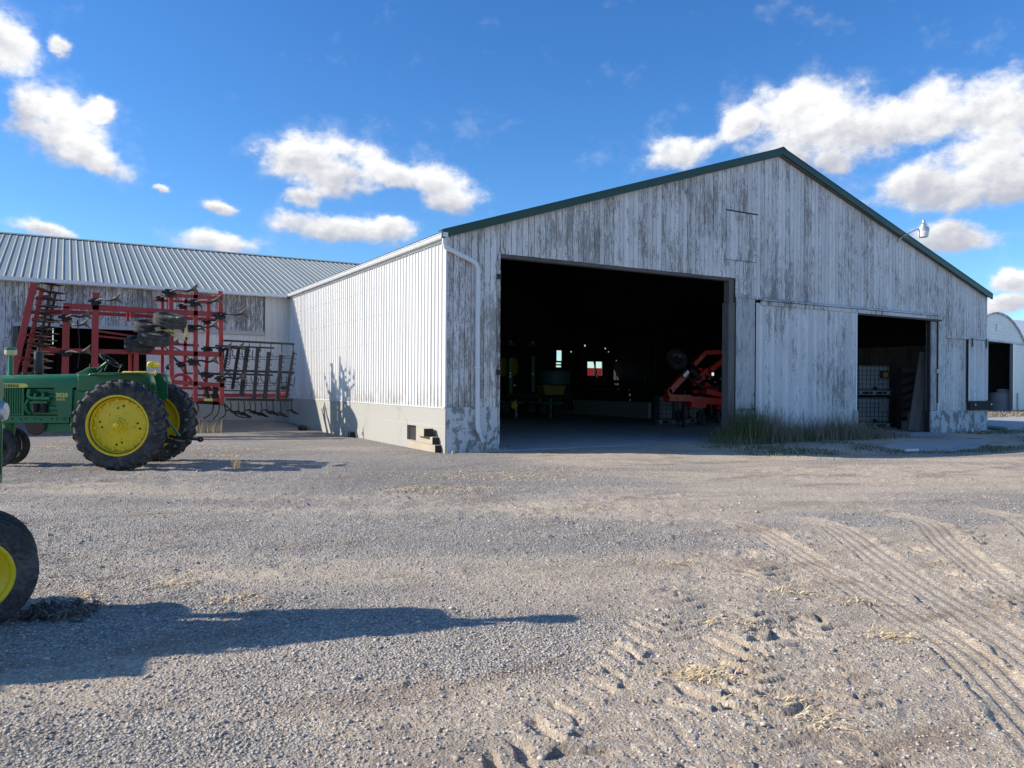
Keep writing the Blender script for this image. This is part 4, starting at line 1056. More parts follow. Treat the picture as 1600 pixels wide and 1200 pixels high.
        hl.obj('bolt_holes', M['hole'], wh)
    # narrow front end
    MB().tube([(2.28, 0, .92), (2.28, 0, .60), (2.28 + fx, 0, .36)], [.11, .10, .07], 14).obj('pedestal', G, T, smooth=True)
    MB().tube([(2.30 + fx, -.26, .355), (2.30 + fx, .26, .355)], .035, 10).obj('front_axle', G, T, smooth=True)
    for s_ in (-1, 1):
        wh = bpy.data.objects.new('front_wheel', None); col.objects.link(wh); wh.parent = T; st_ = R(19) if fx else 0; wh.location = (2.30 + fx + .08 * math.cos(st_) - s_ * .185 * math.sin(st_), s_ * .185 * math.cos(st_) + .08 * math.sin(st_), .352); wh.rotation_euler = (R(-3 * s_), 0, st_)
        rib_tyre(.355, .165, .205, 44).obj('tyre', M['rubber'], wh, smooth=30)
        MB().lathe([(r, s_ * h_) for r, h_ in [(.225, .060), (.232, .068), (.222, .074), (.208, .066), (.195, .035), (.185, .03), (.13, -.01), (.085, -.01), (.075, .03), (.04, .045), (0, .05)]], (0, 0, 0), (0, 1, 0), 36).obj('rim', front_rim, wh, smooth=32)
    return T

HV = Vector((-.9, .437, 0)).normalized()
zg = gz(1.18, 15.67)
tractor((1.18, 15.67, zg), math.atan2(HV.y, HV.x), 'green tractor with large yellow rear wheel parked side-on in front of the red implement', 1, M['blackpaint'])
F0 = wpt(-3.315, 4.79); hf = rgt * math.cos(R(14)) + fwd * math.sin(R(14))
org = F0 - hf * 2.495
tractor((org.x, org.y, gz(F0.x, F0.y) - .03), math.atan2(hf.y, hf.x), 'nearest tractor at the left edge, only its green nose and front wheels in view', -1, M['jyellow'], .07)

# ------------------------------------------------------------------ folded red tillage implement
CY = 24.6
org = Vector((1.5, 25.6, .15))
cv = empty('field_cultivator', org, 'red folded field cultivator with disc blades, sweeps and a black tine harrow at its right', 'farm implement')
def cbar(name, a, b, wpx, Y=CY, mat='redpaint', dep=.11, parent=None):
    p, q = on_y(a[0], a[1], Y), on_y(b[0], b[1], Y); k = 22.5 / 1200
    mb = MB(); mb.bar(p, q, dep, wpx * k, up=(0, 1, 0)) if False else mb.bar(p, q, wpx * k, dep, up=(0, 1, 0))
    mb.v = [(x - org.x, y - org.y, z - org.z) for x, y, z in mb.v]; return mb.obj(name, M[mat], parent or cv, bevel=.006 if wpx > 5 else 0)
rails = [((98, 477.5), (350, 492), 8, 0), ((62, 485), (345, 500), 5, .7), ((62, 547), (210, 550), 7, .2), ((205, 549), (345, 554), 8, 0), ((262, 461), (345, 465.5), 5, 0), ((240, 469), (330, 473), 3.5, .9),
         ((270, 597), (350, 602), 7, 0), ((262, 537), (310, 540), 4, .9), ((270, 606), (345, 608), 4, .8), ((296, 624), (345, 625), 4, .1), ((300, 617), (345, 618), 3, .9), ((285, 583), (350, 585), 3, 1.2)]
for a, b, wpx, dy in rails: cbar('frame_rail', a, b, wpx, CY + dy)
posts = [((103, 479), (101.5, 600), 9, 0), ((149, 457), (147, 600), 9, 0), ((304.5, 453), (305.5, 628), 6.5, 0), ((343, 455), (347, 632), 6.5, 0), ((266, 459), (268.5, 604), 6.5, .05), ((212.5, 549), (212.5, 600), 6.5, -.05),
         ((253, 461), (253.5, 604), 4.5, .9), ((289.5, 466), (288, 604), 4.5, .9), ((325.5, 463), (321, 620), 5.5, .9), ((203.5, 551), (203.5, 600), 4.5, .9), ((199, 483), (199, 502), 4, .3), ((205.5, 484), (205.5, 496), 5, .1), ((287, 556), (292, 604), 4, 1.2)]
for a, b, wpx, dy in posts: cbar('frame_post', a, b, wpx, CY + dy)
# brackets, hoses and cylinders
cbar('cylinder', (150, 517), (222, 527), 3, CY + .5, 'redpaint', .05); cbar('cylinder', (153, 525), (220, 532), 3, CY + .6, 'redpaint', .05)
mb = MB(); ctr = on_y(283, 601, CY - .05); aa = [math.pi * k / 10 for k in range(11)]
ring = [(ctr.x + math.cos(t_) * .30, ctr.y, ctr.z + math.sin(t_) * .30) for t_ in aa]; mb.tube(ring, .05, 6)
mb.v = [(x - org.x, y - org.y, z - org.z) for x, y, z in mb.v]; mb.obj('hinge_bracket', M['redpaint'], cv, smooth=True)
def ctube(name, pts, r, mat, parent=None, n=6, smooth=True):
    mb = MB(); P = []
    for i in range(len(pts) - 1):
        p0 = pts[max(i - 1, 0)]; p1 = pts[i]; p2 = pts[i + 1]; p3 = pts[min(i + 2, len(pts) - 1)]
        for k in range(4):
            t = k / 4; P.append(.5 * ((2 * p1) + (p2 - p0) * t + (2 * p0 - 5 * p1 + 4 * p2 - p3) * t * t + (3 * p1 - p0 - 3 * p2 + p3) * t ** 3))
    P.append(pts[-1]); mb.tube(P, r, n)
    mb.v = [(x - org.x, y - org.y, z - org.z) for x, y, z in mb.v]; return mb.obj(name, M[mat], parent or cv, smooth=smooth)
V3 = lambda *a: Vector(a)
for (a, m_, b) in [((256, 540), (272, 560), (290, 585)), ((268, 541), (284, 550), (296, 562)), ((306, 572), (316, 590), (324, 602)), ((300, 600), (312, 606), (326, 603)), ((120, 500), (124, 540), (121, 575)), ((270, 556), (282, 566), (300, 560))]:
    ctube('hose', [on_y(*a, CY + .2), on_y(*m_, CY + .3), on_y(*b, CY + .2)], .018, 'hose')
# C shanks with sweeps: the folded wing points them at the yard
def shank(px, py, Y=CY, s=1.0, up=.0):
    base = on_y(px, py, Y); dx_, dz_ = .12 * s, .18 * s
    mb = MB(); mb.box(base + V3(-.09, -.16, -.10) * s, base + V3(.09, .02, .09) * s)
    mb.bar(base + V3(-.16, -.10, .02) * s, base + V3(.16, -.14, -.03) * s, .07 * s, .07 * s)
    mb.v = [(x - org.x, y - org.y, z - org.z) for x, y, z in mb.v]; cl = mb.obj('shank', M['iron'], cv)
    p = [base + V3(.0, -.14, .0) * s, base + V3(.10, -.34, .04) * s, base + V3(.20, -.55, .04 + up) * s, base + V3(.34, -.70, .0 + up) * s, base + V3(.50, -.72, .05 + up) * s]
    ctube('spring_bar', p, .030 * s, 'iron', cl)
    t_ = p[-1]
    sw = MB(); e1 = V3(.10, -.06, .17) * s; e2 = V3(.16, .06, -.12) * s
    sw.add([t_ - V3(.10, 0, 0) * s, t_ + e1, t_ + V3(.06, -.02, .03) * s, t_ + e2, t_ + V3(-.08, -.03, 0) * s, t_ + e1 + V3(.01, -.02, .0), t_ + V3(.07, -.04, .03) * s, t_ + e2 + V3(.01, -.02, 0)],
           [(0, 1, 2), (0, 2, 3), (4, 6, 5), (4, 7, 6), (0, 4, 5, 1), (1, 5, 6, 2), (2, 6, 7, 3), (3, 7, 4, 0)])
    sw.v = [(x - org.x, y - org.y, z - org.z) for x, y, z in sw.v]; sw.obj('sweep', M['shine'], cl)
for (px, py, dy, s) in [(147, 472, 0, 1), (101, 497, 0, 1), (102, 510, .6, .9), (101, 552, .1, 1), (262, 458, 0, 1.15), (301, 474, 0, 1.1), (341, 494, 0, 1.1), (248, 466, .9, .7), (283, 479, .9, .8), (321, 503, .9, .8), (296, 513, 0, 1.1),
                        (322, 546, .2, 1), (345, 545, 0, .9), (300, 566, 0, 1), (281, 570, .9, .8), (288, 516, .9, .8), (325, 586, .7, .9), (343, 592, 0, 1), (321, 604, .9, .8), (252, 536, .9, .7), (318, 585, 0, .8)]:
    shank(px, py, CY + dy, s)
# disc gangs at the left, leaning a little
for g_i, (Yg, a, b, off) in enumerate([(CY - .5, (52, 442), (18, 600), 0), (CY + .7, (64, 455), (34, 600), 1)]):
    g0 = cbar('disc_gang', a, b, 8.5 if g_i == 0 else 6, Yg)
    p0 = on_y(a[0] + 28 - 6 * off, a[1] + 4, Yg); p1 = on_y(b[0] + 30 - 6 * off, b[1] - 2, Yg); d = (p1 - p0)
    ctube('axle', [p0, p1], .035, 'iron', g0)
    n = 14
    for k in range(n):
        c = p0 + d * (k / (n - 1)); mb = MB(); ax = (d.normalized() + V3(.10, .10, 0)).normalized(); Rb = .30
        u = ax.orthogonal().normalized(); v = ax.cross(u); rim = []
        for q in range(32):
            t_ = 2 * math.pi * q / 32; rr = Rb * (.90 if q % 4 == 0 and g_i == 0 else 1); rim.append(c + (u * math.cos(t_) + v * math.sin(t_)) * rr - ax * .05)
        mid = [c + (u * math.cos(2 * math.pi * q / 32) + v * math.sin(2 * math.pi * q / 32)) * Rb * .55 - ax * .012 for q in range(32)]
        vs_ = rim + mid + [c] + [r_ + ax * .008 for r_ in rim] + [m_ + ax * .008 for m_ in mid] + [c + ax * .008]
        fs = [(q, (q + 1) % 32, 32 + (q + 1) % 32, 32 + q) for q in range(32)] + [(32 + q, 32 + (q + 1) % 32, 64) for q in range(32)]
        fs += [(65 + q, 97 + q, 97 + (q + 1) % 32, 65 + (q + 1) % 32) for q in range(32)] + [(97 + q, 129, 97 + (q + 1) % 32) for q in range(32)] + [(q, 65 + q, 65 + (q + 1) % 32, (q + 1) % 32) for q in range(32)]
        mb.add(vs_, fs)
        mb.v = [(x - org.x, y - org.y, z - org.z) for x, y, z in mb.v]; mb.obj('disc_blade', M['rust'], g0, smooth=True)
        if k % 3 == 1:
            e = on_y(a[0] + (b[0] - a[0]) * k / (n - 1), a[1] + (b[1] - a[1]) * k / (n - 1), Yg)
            ctube('hanger', [e, e + V3(.15, -.05, .07), c], .035, 'redpaint', g0)
            q_ = MB(); q_.box(e - V3(.09, .09, .05), e + V3(.09, .09, .05)); q_.v = [(x - org.x, y - org.y, z - org.z) for x, y, z in q_.v]; q_.obj('clamp', M['redpaint'], g0)
        if k % 2 == 0:
            ctube('scraper', [c + V3(-.35, -.05, .02), c + V3(-.1, -.12, .05), c + V3(.12, -.12, .03)], .013, 'iron', g0)
# gauge wheels of the folded wing: the axles now stand upright
for (px, py, Y, rr) in [(265, 500.5, 24.15, .475), (240.5, 528, 24.15, .47), (232, 512, 24.75, .43), (218, 538, 24.75, .43)]:
    c = on_y(px, py, Y) - org; wh = bpy.data.objects.new('gauge_wheel', None); col.objects.link(wh); wh.parent = cv; wh.location = c; wh.rotation_euler = (R(108), R(5), 0)
    rib_tyre(rr * .96, .34, .20, 40).obj('tyre', M['rubber'], wh, smooth=30)
    MB().lathe([(.20, -.09), (.215, -.10), (.19, -.05), (.10, -.02), (.06, .02), (.06, .10), (0, .11)], (0, 0, 0), (0, 1, 0), 24).obj('rim', M['cream'], wh, smooth=True)
    MB().lathe([(.20, .09), (.215, .10), (.19, .05), (.12, .03), (0, .03)], (0, 0, 0), (0, 1, 0), 24).obj('rim_back', M['cream'], wh, smooth=True)
for pts, wpx in ([((242, 515), (288, 505)), 6], [((288, 496), (292, 533)), 5], [((262, 520), (292, 530)), 5], [((268, 521), (290, 508)), 3.5], [((250, 511), (268, 519)), 6]):
    cbar('wheel_arm', pts[0], pts[1], wpx, 24.35, 'cream', .08)
# black tine harrow
HY = 24.45
for a, b, wpx, dy in [((356, 543), (349.5, 580), 4, .9), ((373, 542), (363, 608), 4.5, .7), ((386, 543), (377, 619), 7, .1), ((402.5, 543), (397, 623), 5, 0), ((420, 550), (414, 623), 6, 0), ((439, 554), (433, 627), 5, -.05), ((458, 549), (448, 621), 4, 0)]:
    hb = cbar('harrow_bar', a, b, wpx, HY + dy, 'blackpaint', .09)
    n = 9
    for k in range(n):
        p = on_y(a[0] + (b[0] - a[0]) * (k + .5) / n, a[1] + (b[1] - a[1]) * (k + .5) / n, HY + dy)
        ctube('tine', [p + V3(.02, -.04, 0), p + V3(.05, -.07, .02), p + V3(.09, -.12, -.02)], .012, 'rust', hb, 5, False)
for a, b, wpx, dy in [((349, 532), (459, 537.6), 3.2, .05), ((336, 540), (428, 543.8), 2.8, .9), ((348, 578.6), (460, 582), 3.6, .1), ((324, 583.5), (426, 586), 3.2, .9), ((324, 610), (452, 611), 1.8, .9), ((354, 624), (458, 625.2), 4, .2)]:
    cbar('harrow_rail', a, b, wpx, HY + dy, 'blackpaint', .07)
for px in (389, 406, 423, 440, 457.5): cbar('hanger', (px, 536), (px, 551), 1.3, HY, 'blackpaint', .02)
for x0, y0, x1, y1 in [(349, 546, 358, 568), (362, 545, 372, 560), (378, 548, 386, 562), (370, 588, 384, 604), (392, 588, 402, 600), (407, 586, 417, 598), (421, 588, 430, 600), (440, 584, 446, 604), (452, 584, 459, 602), (395, 546, 399, 562)]:
    ctube('spring_loop', [on_y(x0, y0, HY), on_y((x0 + x1) / 2 - 3, y1 - 3, HY - .1), on_y(x1, y1, HY - .1), on_y(x1 + 2, y0 + 4, HY)], .012, 'iron', None, 5)
for y_ in (556, 560, 597, 601): ctube('cable', [on_y(350, y_ - 1, HY), on_y(400, y_ + 2, HY), on_y(456, y_, HY)], .008, 'iron', None, 4)
cbar('tow_beam', (346, 617.5), (446, 617.8), 6, 25.2, 'redpaint', .13)
mb = MB().lathe([(0, -.03), (.09, -.02), (.10, .12), (.06, .2), (0, .2)], on_y(441, 617.5, 25.15) - org, (1, 0, 0), 12); mb.obj('beam_end', M['redpaint'], cv, smooth=True)
cbar('valve_block', (438, 606), (449, 606), 6, 25.2, 'iron', .1)
cbar('reflector', (319, 624.5), (332, 624.5), 3.4, CY - .15, 'decal', .03)
# ground row of shanks under the harrow
for k, px in enumerate((360, 372, 381, 390, 398, 408, 416, 426, 438, 455)):
    Yk = 26.1 + (.5 if k % 2 else 0) + (.15 * (k % 3)); z_top = on_y(px, 627, Yk); z_b = on_y(px + 1, 645 + (k % 3) * 2.2, Yk)
    sh = ctube('ground_shank', [z_top, (z_top + z_b) / 2 + V3(.02, 0, 0), z_b], .016, 'iron', None, 5)
    c = z_b; c.z = max(c.z, gz(c.x, c.y) + .09)
    sw = MB(); sw.add([c + V3(-.20, -.06, .10), c + V3(-.05, -.12, .14), c + V3(.12, -.10, .03), c + V3(.26, -.05, -.05), c + V3(.10, .05, -.04), c + V3(-.02, -.02, .05), c + V3(-.20, -.04, .07), c + V3(.0, -.05, .08)],
                      [(0, 1, 7, 6), (1, 2, 5, 7), (2, 3, 4, 5), (6, 7, 1, 0), (7, 5, 4, 3, 2, 1)])
    sw.v = [(x - org.x, y - org.y, z - org.z) for x, y, z in sw.v]; o_ = sw.obj('sweep', M['shine'] if k > 5 else M['rust'], sh)
    mo = o_.modifiers.new('t', 'SOLIDIFY'); mo.thickness = .012
# lower carriage with wheels, mostly behind the tractor
for a, b, wpx in [((110, 622), (300, 628), 7), ((140, 640), (250, 642), 6)]: cbar('carriage_beam', a, b, wpx, 25.9)
for px in (150, 196, 330):
    c = on_y(px, 640, 25.7); c.z = gz(c.x, c.y) + .40
    wh = bpy.data.objects.new('carriage_wheel', None); col.objects.link(wh); wh.parent = cv; wh.location = c - org
    if px == 330: continue
    rib_tyre(.40, .26, .20, 36).obj('tyre', M['rubber'], wh, smooth=30); MB().lathe([(.21, -.1), (.19, -.05), (.05, -.03), (.05, .03), (.19, .05), (.21, .1)], (0, 0, 0), (0, 1, 0), 20).obj('rim', M['cream'], wh, smooth=True)
bpy.data.objects.remove(wh)
for (a, m1, m2, b) in [((338, 610), (343, 625), (341, 645), (333, 655)), ((331, 615), (334, 632), (330, 646), (318, 654)), ((344, 625), (352, 636), (352, 648), (343, 655)), ((298, 620), (310, 634), (308, 646), (300, 655)), ((348, 628), (360, 640), (372, 650), (392, 653))]:
    p = [on_y(*q, 25.0) for q in (a, m1, m2, b)]; p[-1].z = max(p[-1].z, .12)
    ctube('curved_shank', p, .022, 'iron')
for a, b, wpx in [((336, 600), (337, 632), 8), ((306, 628), (350, 631), 5), ((320, 600), (326, 622), 5)]: cbar('link_arm', a, b, wpx, 25.0, 'iron', .08)

# ------------------------------------------------------------------ small things round the barn
def solid_timber(name, p, q, w_, h_, label, roll=0):
    p, q = Vector(p), Vector(q); c = (p + q) / 2
    e = empty(name, c, label, 'block', 0, 'old beams stacked at the barn corner')
    mb = MB(); mb.bar(p - c, q - c, w_, h_); mb.obj('beam', M['timber'], e, bevel=.012)
    d = (q - p).normalized(); mb = MB(); mb.bar(p - c - d * .003, p - c + d * .001, w_ * .94, h_ * .94); mb.obj('dark_end', M['darkwood'], e)
solid_timber('timber_block', (7.20, 15.62, .085), (7.18, 17.20, .085), .16, .17, 'bottom pale timber block along the foundation at the barn corner')
solid_timber('timber_block', (7.19, 15.74, .258), (7.19, 16.55, .252), .16, .165, 'middle block of the pale stack at the barn corner')
solid_timber('timber_block', (7.10, 15.92, .435), (7.15, 16.42, .425), .23, .18, 'topmost skewed block of the pale stack at the barn corner')
o = MB().lathe([(0, -.12), (.12, -.10), (.17, 0), (.12, .08), (0, .10)], (0, 0, 0), (0, 0, 1), 9).obj('rock', M['iron']); o.location = (6.75, 25.2, gz(6.75, 25.2) + .08); o.rotation_euler = (.2, .1, .6); tag(o, 'black lump lying at the foot of the long white wall', 'rock')
o = MB().box((-.06, -.1, 0), (.06, .1, .14)).obj('dark_brick', M['iron'], bevel=.01); o.location = (7.18, 21.6, gz(7.18, 21.6)); tag(o, 'small dark brick standing against the side foundation', 'brick')
# log chain beside the near front wheel
M['chain'] = machine('rusty chain', (.12, .10, .085), .6, .6, (.24, .20, .16), .2)
ch = MB(); rr_ = random.Random(5)
cc = wpt(-2.93, 4.98)
for k in range(120):
    t = k / 120; u_ = rr_.uniform(-.21, .21); v_ = rr_.gauss(0, .06); c = cc + rgt * u_ + fwd * v_; zz = gz(c.x, c.y) + .012 + rr_.uniform(0, .03) * max(0, 1 - abs(u_) / .3) + .01
    e = Euler((rr_.uniform(-1.2, 1.2), rr_.uniform(-1.2, 1.2), rr_.uniform(0, 6.3))).to_matrix()
    vs_ = []; fs = []
    for i in range(10):
        a = 2 * math.pi * i / 10; ctr = Vector((math.cos(a) * .032, math.sin(a) * .018, 0)); n_ = Vector((math.cos(a), math.sin(a), 0))
        for j in range(4):
            b_ = 2 * math.pi * j / 4; p = e @ (ctr + n_ * math.cos(b_) * .0065 + Vector((0, 0, 1)) * math.sin(b_) * .0065); vs_.append((c.x - cc.x + p.x, c.y - cc.y + p.y, zz + p.z))
    fs = [(i * 4 + j, i * 4 + (j + 1) % 4, ((i + 1) % 10) * 4 + (j + 1) % 4, ((i + 1) % 10) * 4 + j) for i in range(10) for j in range(4)]
    ch.add(vs_, fs)
o = ch.obj('log_chain', M['chain'], smooth=True); o.location = (cc.x, cc.y, 0); tag(o, 'heap of rusty chain on the gravel behind the nearest front wheel', 'chain')
# aprons
def slab_poly(name, pts, mat, zf, th=.16):
    mb = MB(); top = [(x, y, zf(x, y)) for x, y in pts]; mb.prism(top, (0, 0, -th)); return structure(mb.obj(name, mat))
slab_poly('concrete_apron', [(20.9, 15.40), (25.6, 15.40), (26.2, 14.2), (24.4, 12.9), (22.3, 12.1), (20.2, 11.75), (18.9, 12.2), (19.6, 13.6)], M['slab'], lambda x, y: .015 - .045 * (15.4 - y))
slab_poly('door_sill', [(9.2, 15.44), (16.0, 15.44), (15.9, 14.7), (14.6, 14.0), (13.2, 14.3), (11.3, 15.0)], M['floor'], lambda x, y: -.01 - .04 * (15.4 - y))
slab_poly('far_pavement', [(30.5, 15.5), (75, 8), (90, 28), (44, 27), (35, 21)], M['slab'], lambda x, y: .045, .1)
o = MB().bar((-.16, 0, 0), (.16, 0, .02), .09, .06).obj('plastic_pipe', M['pvc']); o.location = (19.0, 12.0, gz(19.0, 12.0) + .06); o.rotation_euler = (0, 0, -.7); tag(o, 'short white plastic pipe lying in the grass by the concrete apron', 'pipe')

# vegetation: blades as narrow bent strips
def blades(name, pts, hmin, hmax, wd, mat, seed, lean=.35, seg=3):
    g = np.random.default_rng(seed); n = len(pts); P = np.array(pts, float)
    hgt = g.uniform(hmin, hmax, n) * (P[:, 3] if P.shape[1] > 3 else 1); az_ = g.uniform(0, 6.283, n); ln = g.uniform(.05, lean, n) * hgt; fa = g.uniform(0, 3.14, n)
    V = np.zeros((n, (seg + 1) * 2, 3))
    for k in range(seg + 1):
        t = k / seg; ox = np.cos(az_) * ln * t ** 1.7; oy = np.sin(az_) * ln * t ** 1.7; w_ = wd * (1 - .85 * t) * g.uniform(.7, 1.3, n)
        cx = P[:, 0] + ox; cy = P[:, 1] + oy; cz = P[:, 2] + hgt * (t - .12 * t * t)
        V[:, 2 * k] = np.stack([cx - np.cos(fa) * w_, cy - np.sin(fa) * w_, cz], -1); V[:, 2 * k + 1] = np.stack([cx + np.cos(fa) * w_, cy + np.sin(fa) * w_, cz], -1)
    nvp = (seg + 1) * 2; f = np.array([(2 * k, 2 * k + 1, 2 * k + 3, 2 * k + 2) for k in range(seg)])
    F = (np.arange(n)[:, None, None] * nvp + f[None]).reshape(-1, 4); V = V.reshape(-1, 3)
    me = bpy.data.meshes.new(name); me.vertices.add(len(V)); me.vertices.foreach_set('co', V.astype(np.float32).ravel())
    me.loops.add(F.size); me.loops.foreach_set('vertex_index', F.astype(np.int32).ravel()); me.polygons.add(len(F)); me.polygons.foreach_set('loop_start', (np.arange(len(F)) * 4).astype(np.int32))
    me.update(calc_edges=True); me.materials.append(mat); o = bpy.data.objects.new(name, me); col.objects.link(o); return stuff(o)
def leafmat(name, a, b_, c):
    def fn(t, b):
        r = t.new('ShaderNodeNewGeometry').outputs['Random Per Island']
        t.put(b.inputs['Base Color'], t.mix(t.smooth(t.math('FRACT', t.math('MULTIPLY', r, 9.7)), .5, .9), t.mix(r, a, b_), c))
    return bsdf_mat(name, rough=.8, fn=fn)
M['weedg'] = leafmat('green weed blades', (.045, .08, .02), (.10, .15, .04), (.22, .19, .10))
M['weedd'] = leafmat('dry weed stalks', (.17, .135, .095), (.36, .30, .21), (.09, .09, .045))
M['turf'] = leafmat('short turf', (.05, .09, .02), (.10, .15, .035), (.24, .20, .10))
M['straw'] = leafmat('straw', (.74, .55, .28), (.92, .74, .45), (.55, .40, .20))
g = np.random.default_rng(21)
def clump(cx, cy, sx, sy, n, hm=1.0):
    out = []
    for k in range(n):
        x = g.normal(cx, sx); y = g.normal(cy, sy)
        y = min(y, BY0 - .16)
        out.append((x, y, 0, hm * max(.35, 1 - abs(x - cx) / (sx * 3.2))))
    return out
wp = clump(15.95, 14.75, .45, .25, 1300, 1.7) + clump(15.4, 14.8, .35, .3, 400, .7) + clump(17.9, 14.7, .3, .3, 350, .8) + clump(19.9, 14.7, .25, .25, 260, .95) + clump(20.6, 14.7, .4, .25, 200, .6) + clump(16.6, 14.9, .7, .2, 60, 1.7) + clump(19.8, 14.9, .5, .2, 40, 1.5)
zs_ = ground_h(np.array([p[0] for p in wp]), np.array([p[1] for p in wp]), False)[0]
tag(blades('green_weeds', [(p[0], p[1], z, p[3]) for p, z in zip(wp, zs_)], .35, .80, .007, M['weedg'], 3, .45), 'tall green weeds at the foot of the post by the sliding door', 'weeds')
wp = clump(17.0, 14.75, .5, .3, 800, 1.3) + clump(16.5, 14.7, .4, .25, 500, 1.3) + clump(18.6, 14.7, .6, .3, 600, 1.05) + clump(19.9, 14.6, .6, .3, 800, 1.15) + clump(21.0, 14.7, .8, .28, 900, .62) + clump(22.2, 14.7, .6, .25, 300, .4) + clump(15.0, 14.3, .5, .35, 300, .4) + clump(17.2, 14.95, 1.1, .2, 130, 1.45) + clump(19.6, 14.95, 1.0, .2, 120, 1.3)
zs_ = ground_h(np.array([p[0] for p in wp]), np.array([p[1] for p in wp]), False)[0]
tag(blades('dry_weeds', [(p[0], p[1], z, p[3]) for p, z in zip(wp, zs_)], .30, .95, .0055, M['weedd'], 4, .55), 'brown dried weeds and grass along the sliding door and small doorway', 'weeds')
pts = []
N = 26000; xs_ = g.uniform(13.5, 33, N); ys_ = g.uniform(10.2, 15.3, N)
cl_ = fbm(xs_ * .7, ys_ * 1.3, 3, 101); band = np.exp(-((ys_ - (12.4 - .09 * (xs_ - 16))) / .75) ** 2) + .9 * np.exp(-((ys_ - 14.6) / .6) ** 2) * (xs_ > 26) + .5 * np.exp(-((ys_ - 13.9) / .5) ** 2) * (xs_ < 19)
keep = (band + cl_ * 1.3) > g.uniform(.35, 1.1, N)
apr = (xs_ > 19.0) & (xs_ < 25.9) & (ys_ > 12.0 + np.abs(xs_ - 20.5) * .25); keep &= ~apr
xs_, ys_ = xs_[keep], ys_[keep]; zs_ = ground_h(xs_, ys_, False)[0]
tag(blades('short_grass', np.stack([xs_, ys_, zs_], -1), .03, .10, .010, M['turf'], 5, .8, 1), 'patchy short green grass in front of the small doorway', 'grass')
N = 9000; xs_ = g.uniform(34, 62, N); ys_ = g.uniform(21, 26.5, N); tag(blades('far_grass', np.stack([xs_, ys_, np.full(N, .03)], -1), .05, .14, .03, M['weedd'], 6, .8, 1), 'pale dry grass before the far arched shed', 'grass')
# straw wisps lying about
sp = []
for (px, py, n, sr, sd) in [(700, 765, 420, .5, .2), (790, 745, 700, 1.1, .3), (660, 768, 160, .35, .12), (850, 735, 160, .6, .3), (275, 915, 60, .10, .05), (380, 938, 110, .18, .10), (130, 935, 50, .1, .06), (300, 895, 30, .1, .05), (1095, 1060, 150, .10, .06),
                            (1130, 975, 70, .12, .05), (1060, 880, 30, .08, .05), (1395, 995, 80, .08, .06), (1250, 925, 60, .14, .06), (1345, 940, 50, .15, .05), (1225, 1100, 40, .12, .05), (1290, 1135, 30, .06, .04), (150, 700, 200, .8, .5), (370, 703, 220, .5, .3), (350, 712, 90, .3, .1), (1430, 700, 60, .5, .2), (60, 700, 200, 1.0, .5)]:
    t_ = EYE * 1200 / (py - hz(px)); c = wpt((px - 800) / 1200 * t_, t_)
    for k in range(n):
        q = c + rgt * g.normal(0, sr) + fwd * g.normal(0, sd); sp.append(q)
X_ = np.array([p.x for p in sp]); Y_ = np.array([p.y for p in sp]); Z_ = ground_h(X_, Y_)[0]
mb = MB()
for x_, y_, z_ in zip(X_, Y_, Z_):
    if x_ > 7.1 and y_ > 15.3: continue
    a = g.uniform(0, 6.28); L = g.uniform(.02, .09); e = g.uniform(-.2, .35) * L; wv = .0022 * (1 + math.hypot(x_, y_) * .09)
    d = Vector((math.cos(a), math.sin(a), 0)); s_ = Vector((-d.y, d.x, 0)) * wv; p = Vector((x_, y_, z_ + .008)); q = p + d * L + Vector((0, 0, e)); m_ = (p + q) / 2 + Vector((0, 0, .007))
    mb.add([p - s_, p + s_, m_ + s_, m_ - s_, q - s_, q + s_], [(0, 1, 2, 3), (3, 2, 5, 4)])
tag(stuff(mb.obj('straw', M['straw'])), 'wisps of yellow straw scattered over the yard', 'straw')
t_ = EYE * 1200 / (730 - hz(370)); c = wpt((370 - 800) / 1200 * t_, t_)
pp = [(c.x + g.normal(0, .04), c.y + g.normal(0, .04), gz(c.x, c.y)) for k in range(40)]
o = blades('dry_grass_tuft', pp, .15, .38, .006, M['straw'], 9, .5); del o['kind']; tag(o, 'single dry grass tuft standing in the gravel behind the tractor', 'grass tuft')
pp = []
for k in range(160):
    q = on_y(g.uniform(295, 345), 655, 25.2); pp.append((q.x, q.y + g.normal(0, .3), gz(q.x, q.y)))
for k in range(60):
    q = on_y(g.uniform(700, 800), 700, 15.2); pp.append((q.x, BY0 - .10 - abs(g.normal(0, .1)), 0.0, .35))
pp = [(p + (1,))[:4] for p in pp]
tag(blades('dry_stalks', pp, .15, .55, .006, M['straw'], 10, .7), 'dry stalks growing below the red implement', 'weeds')

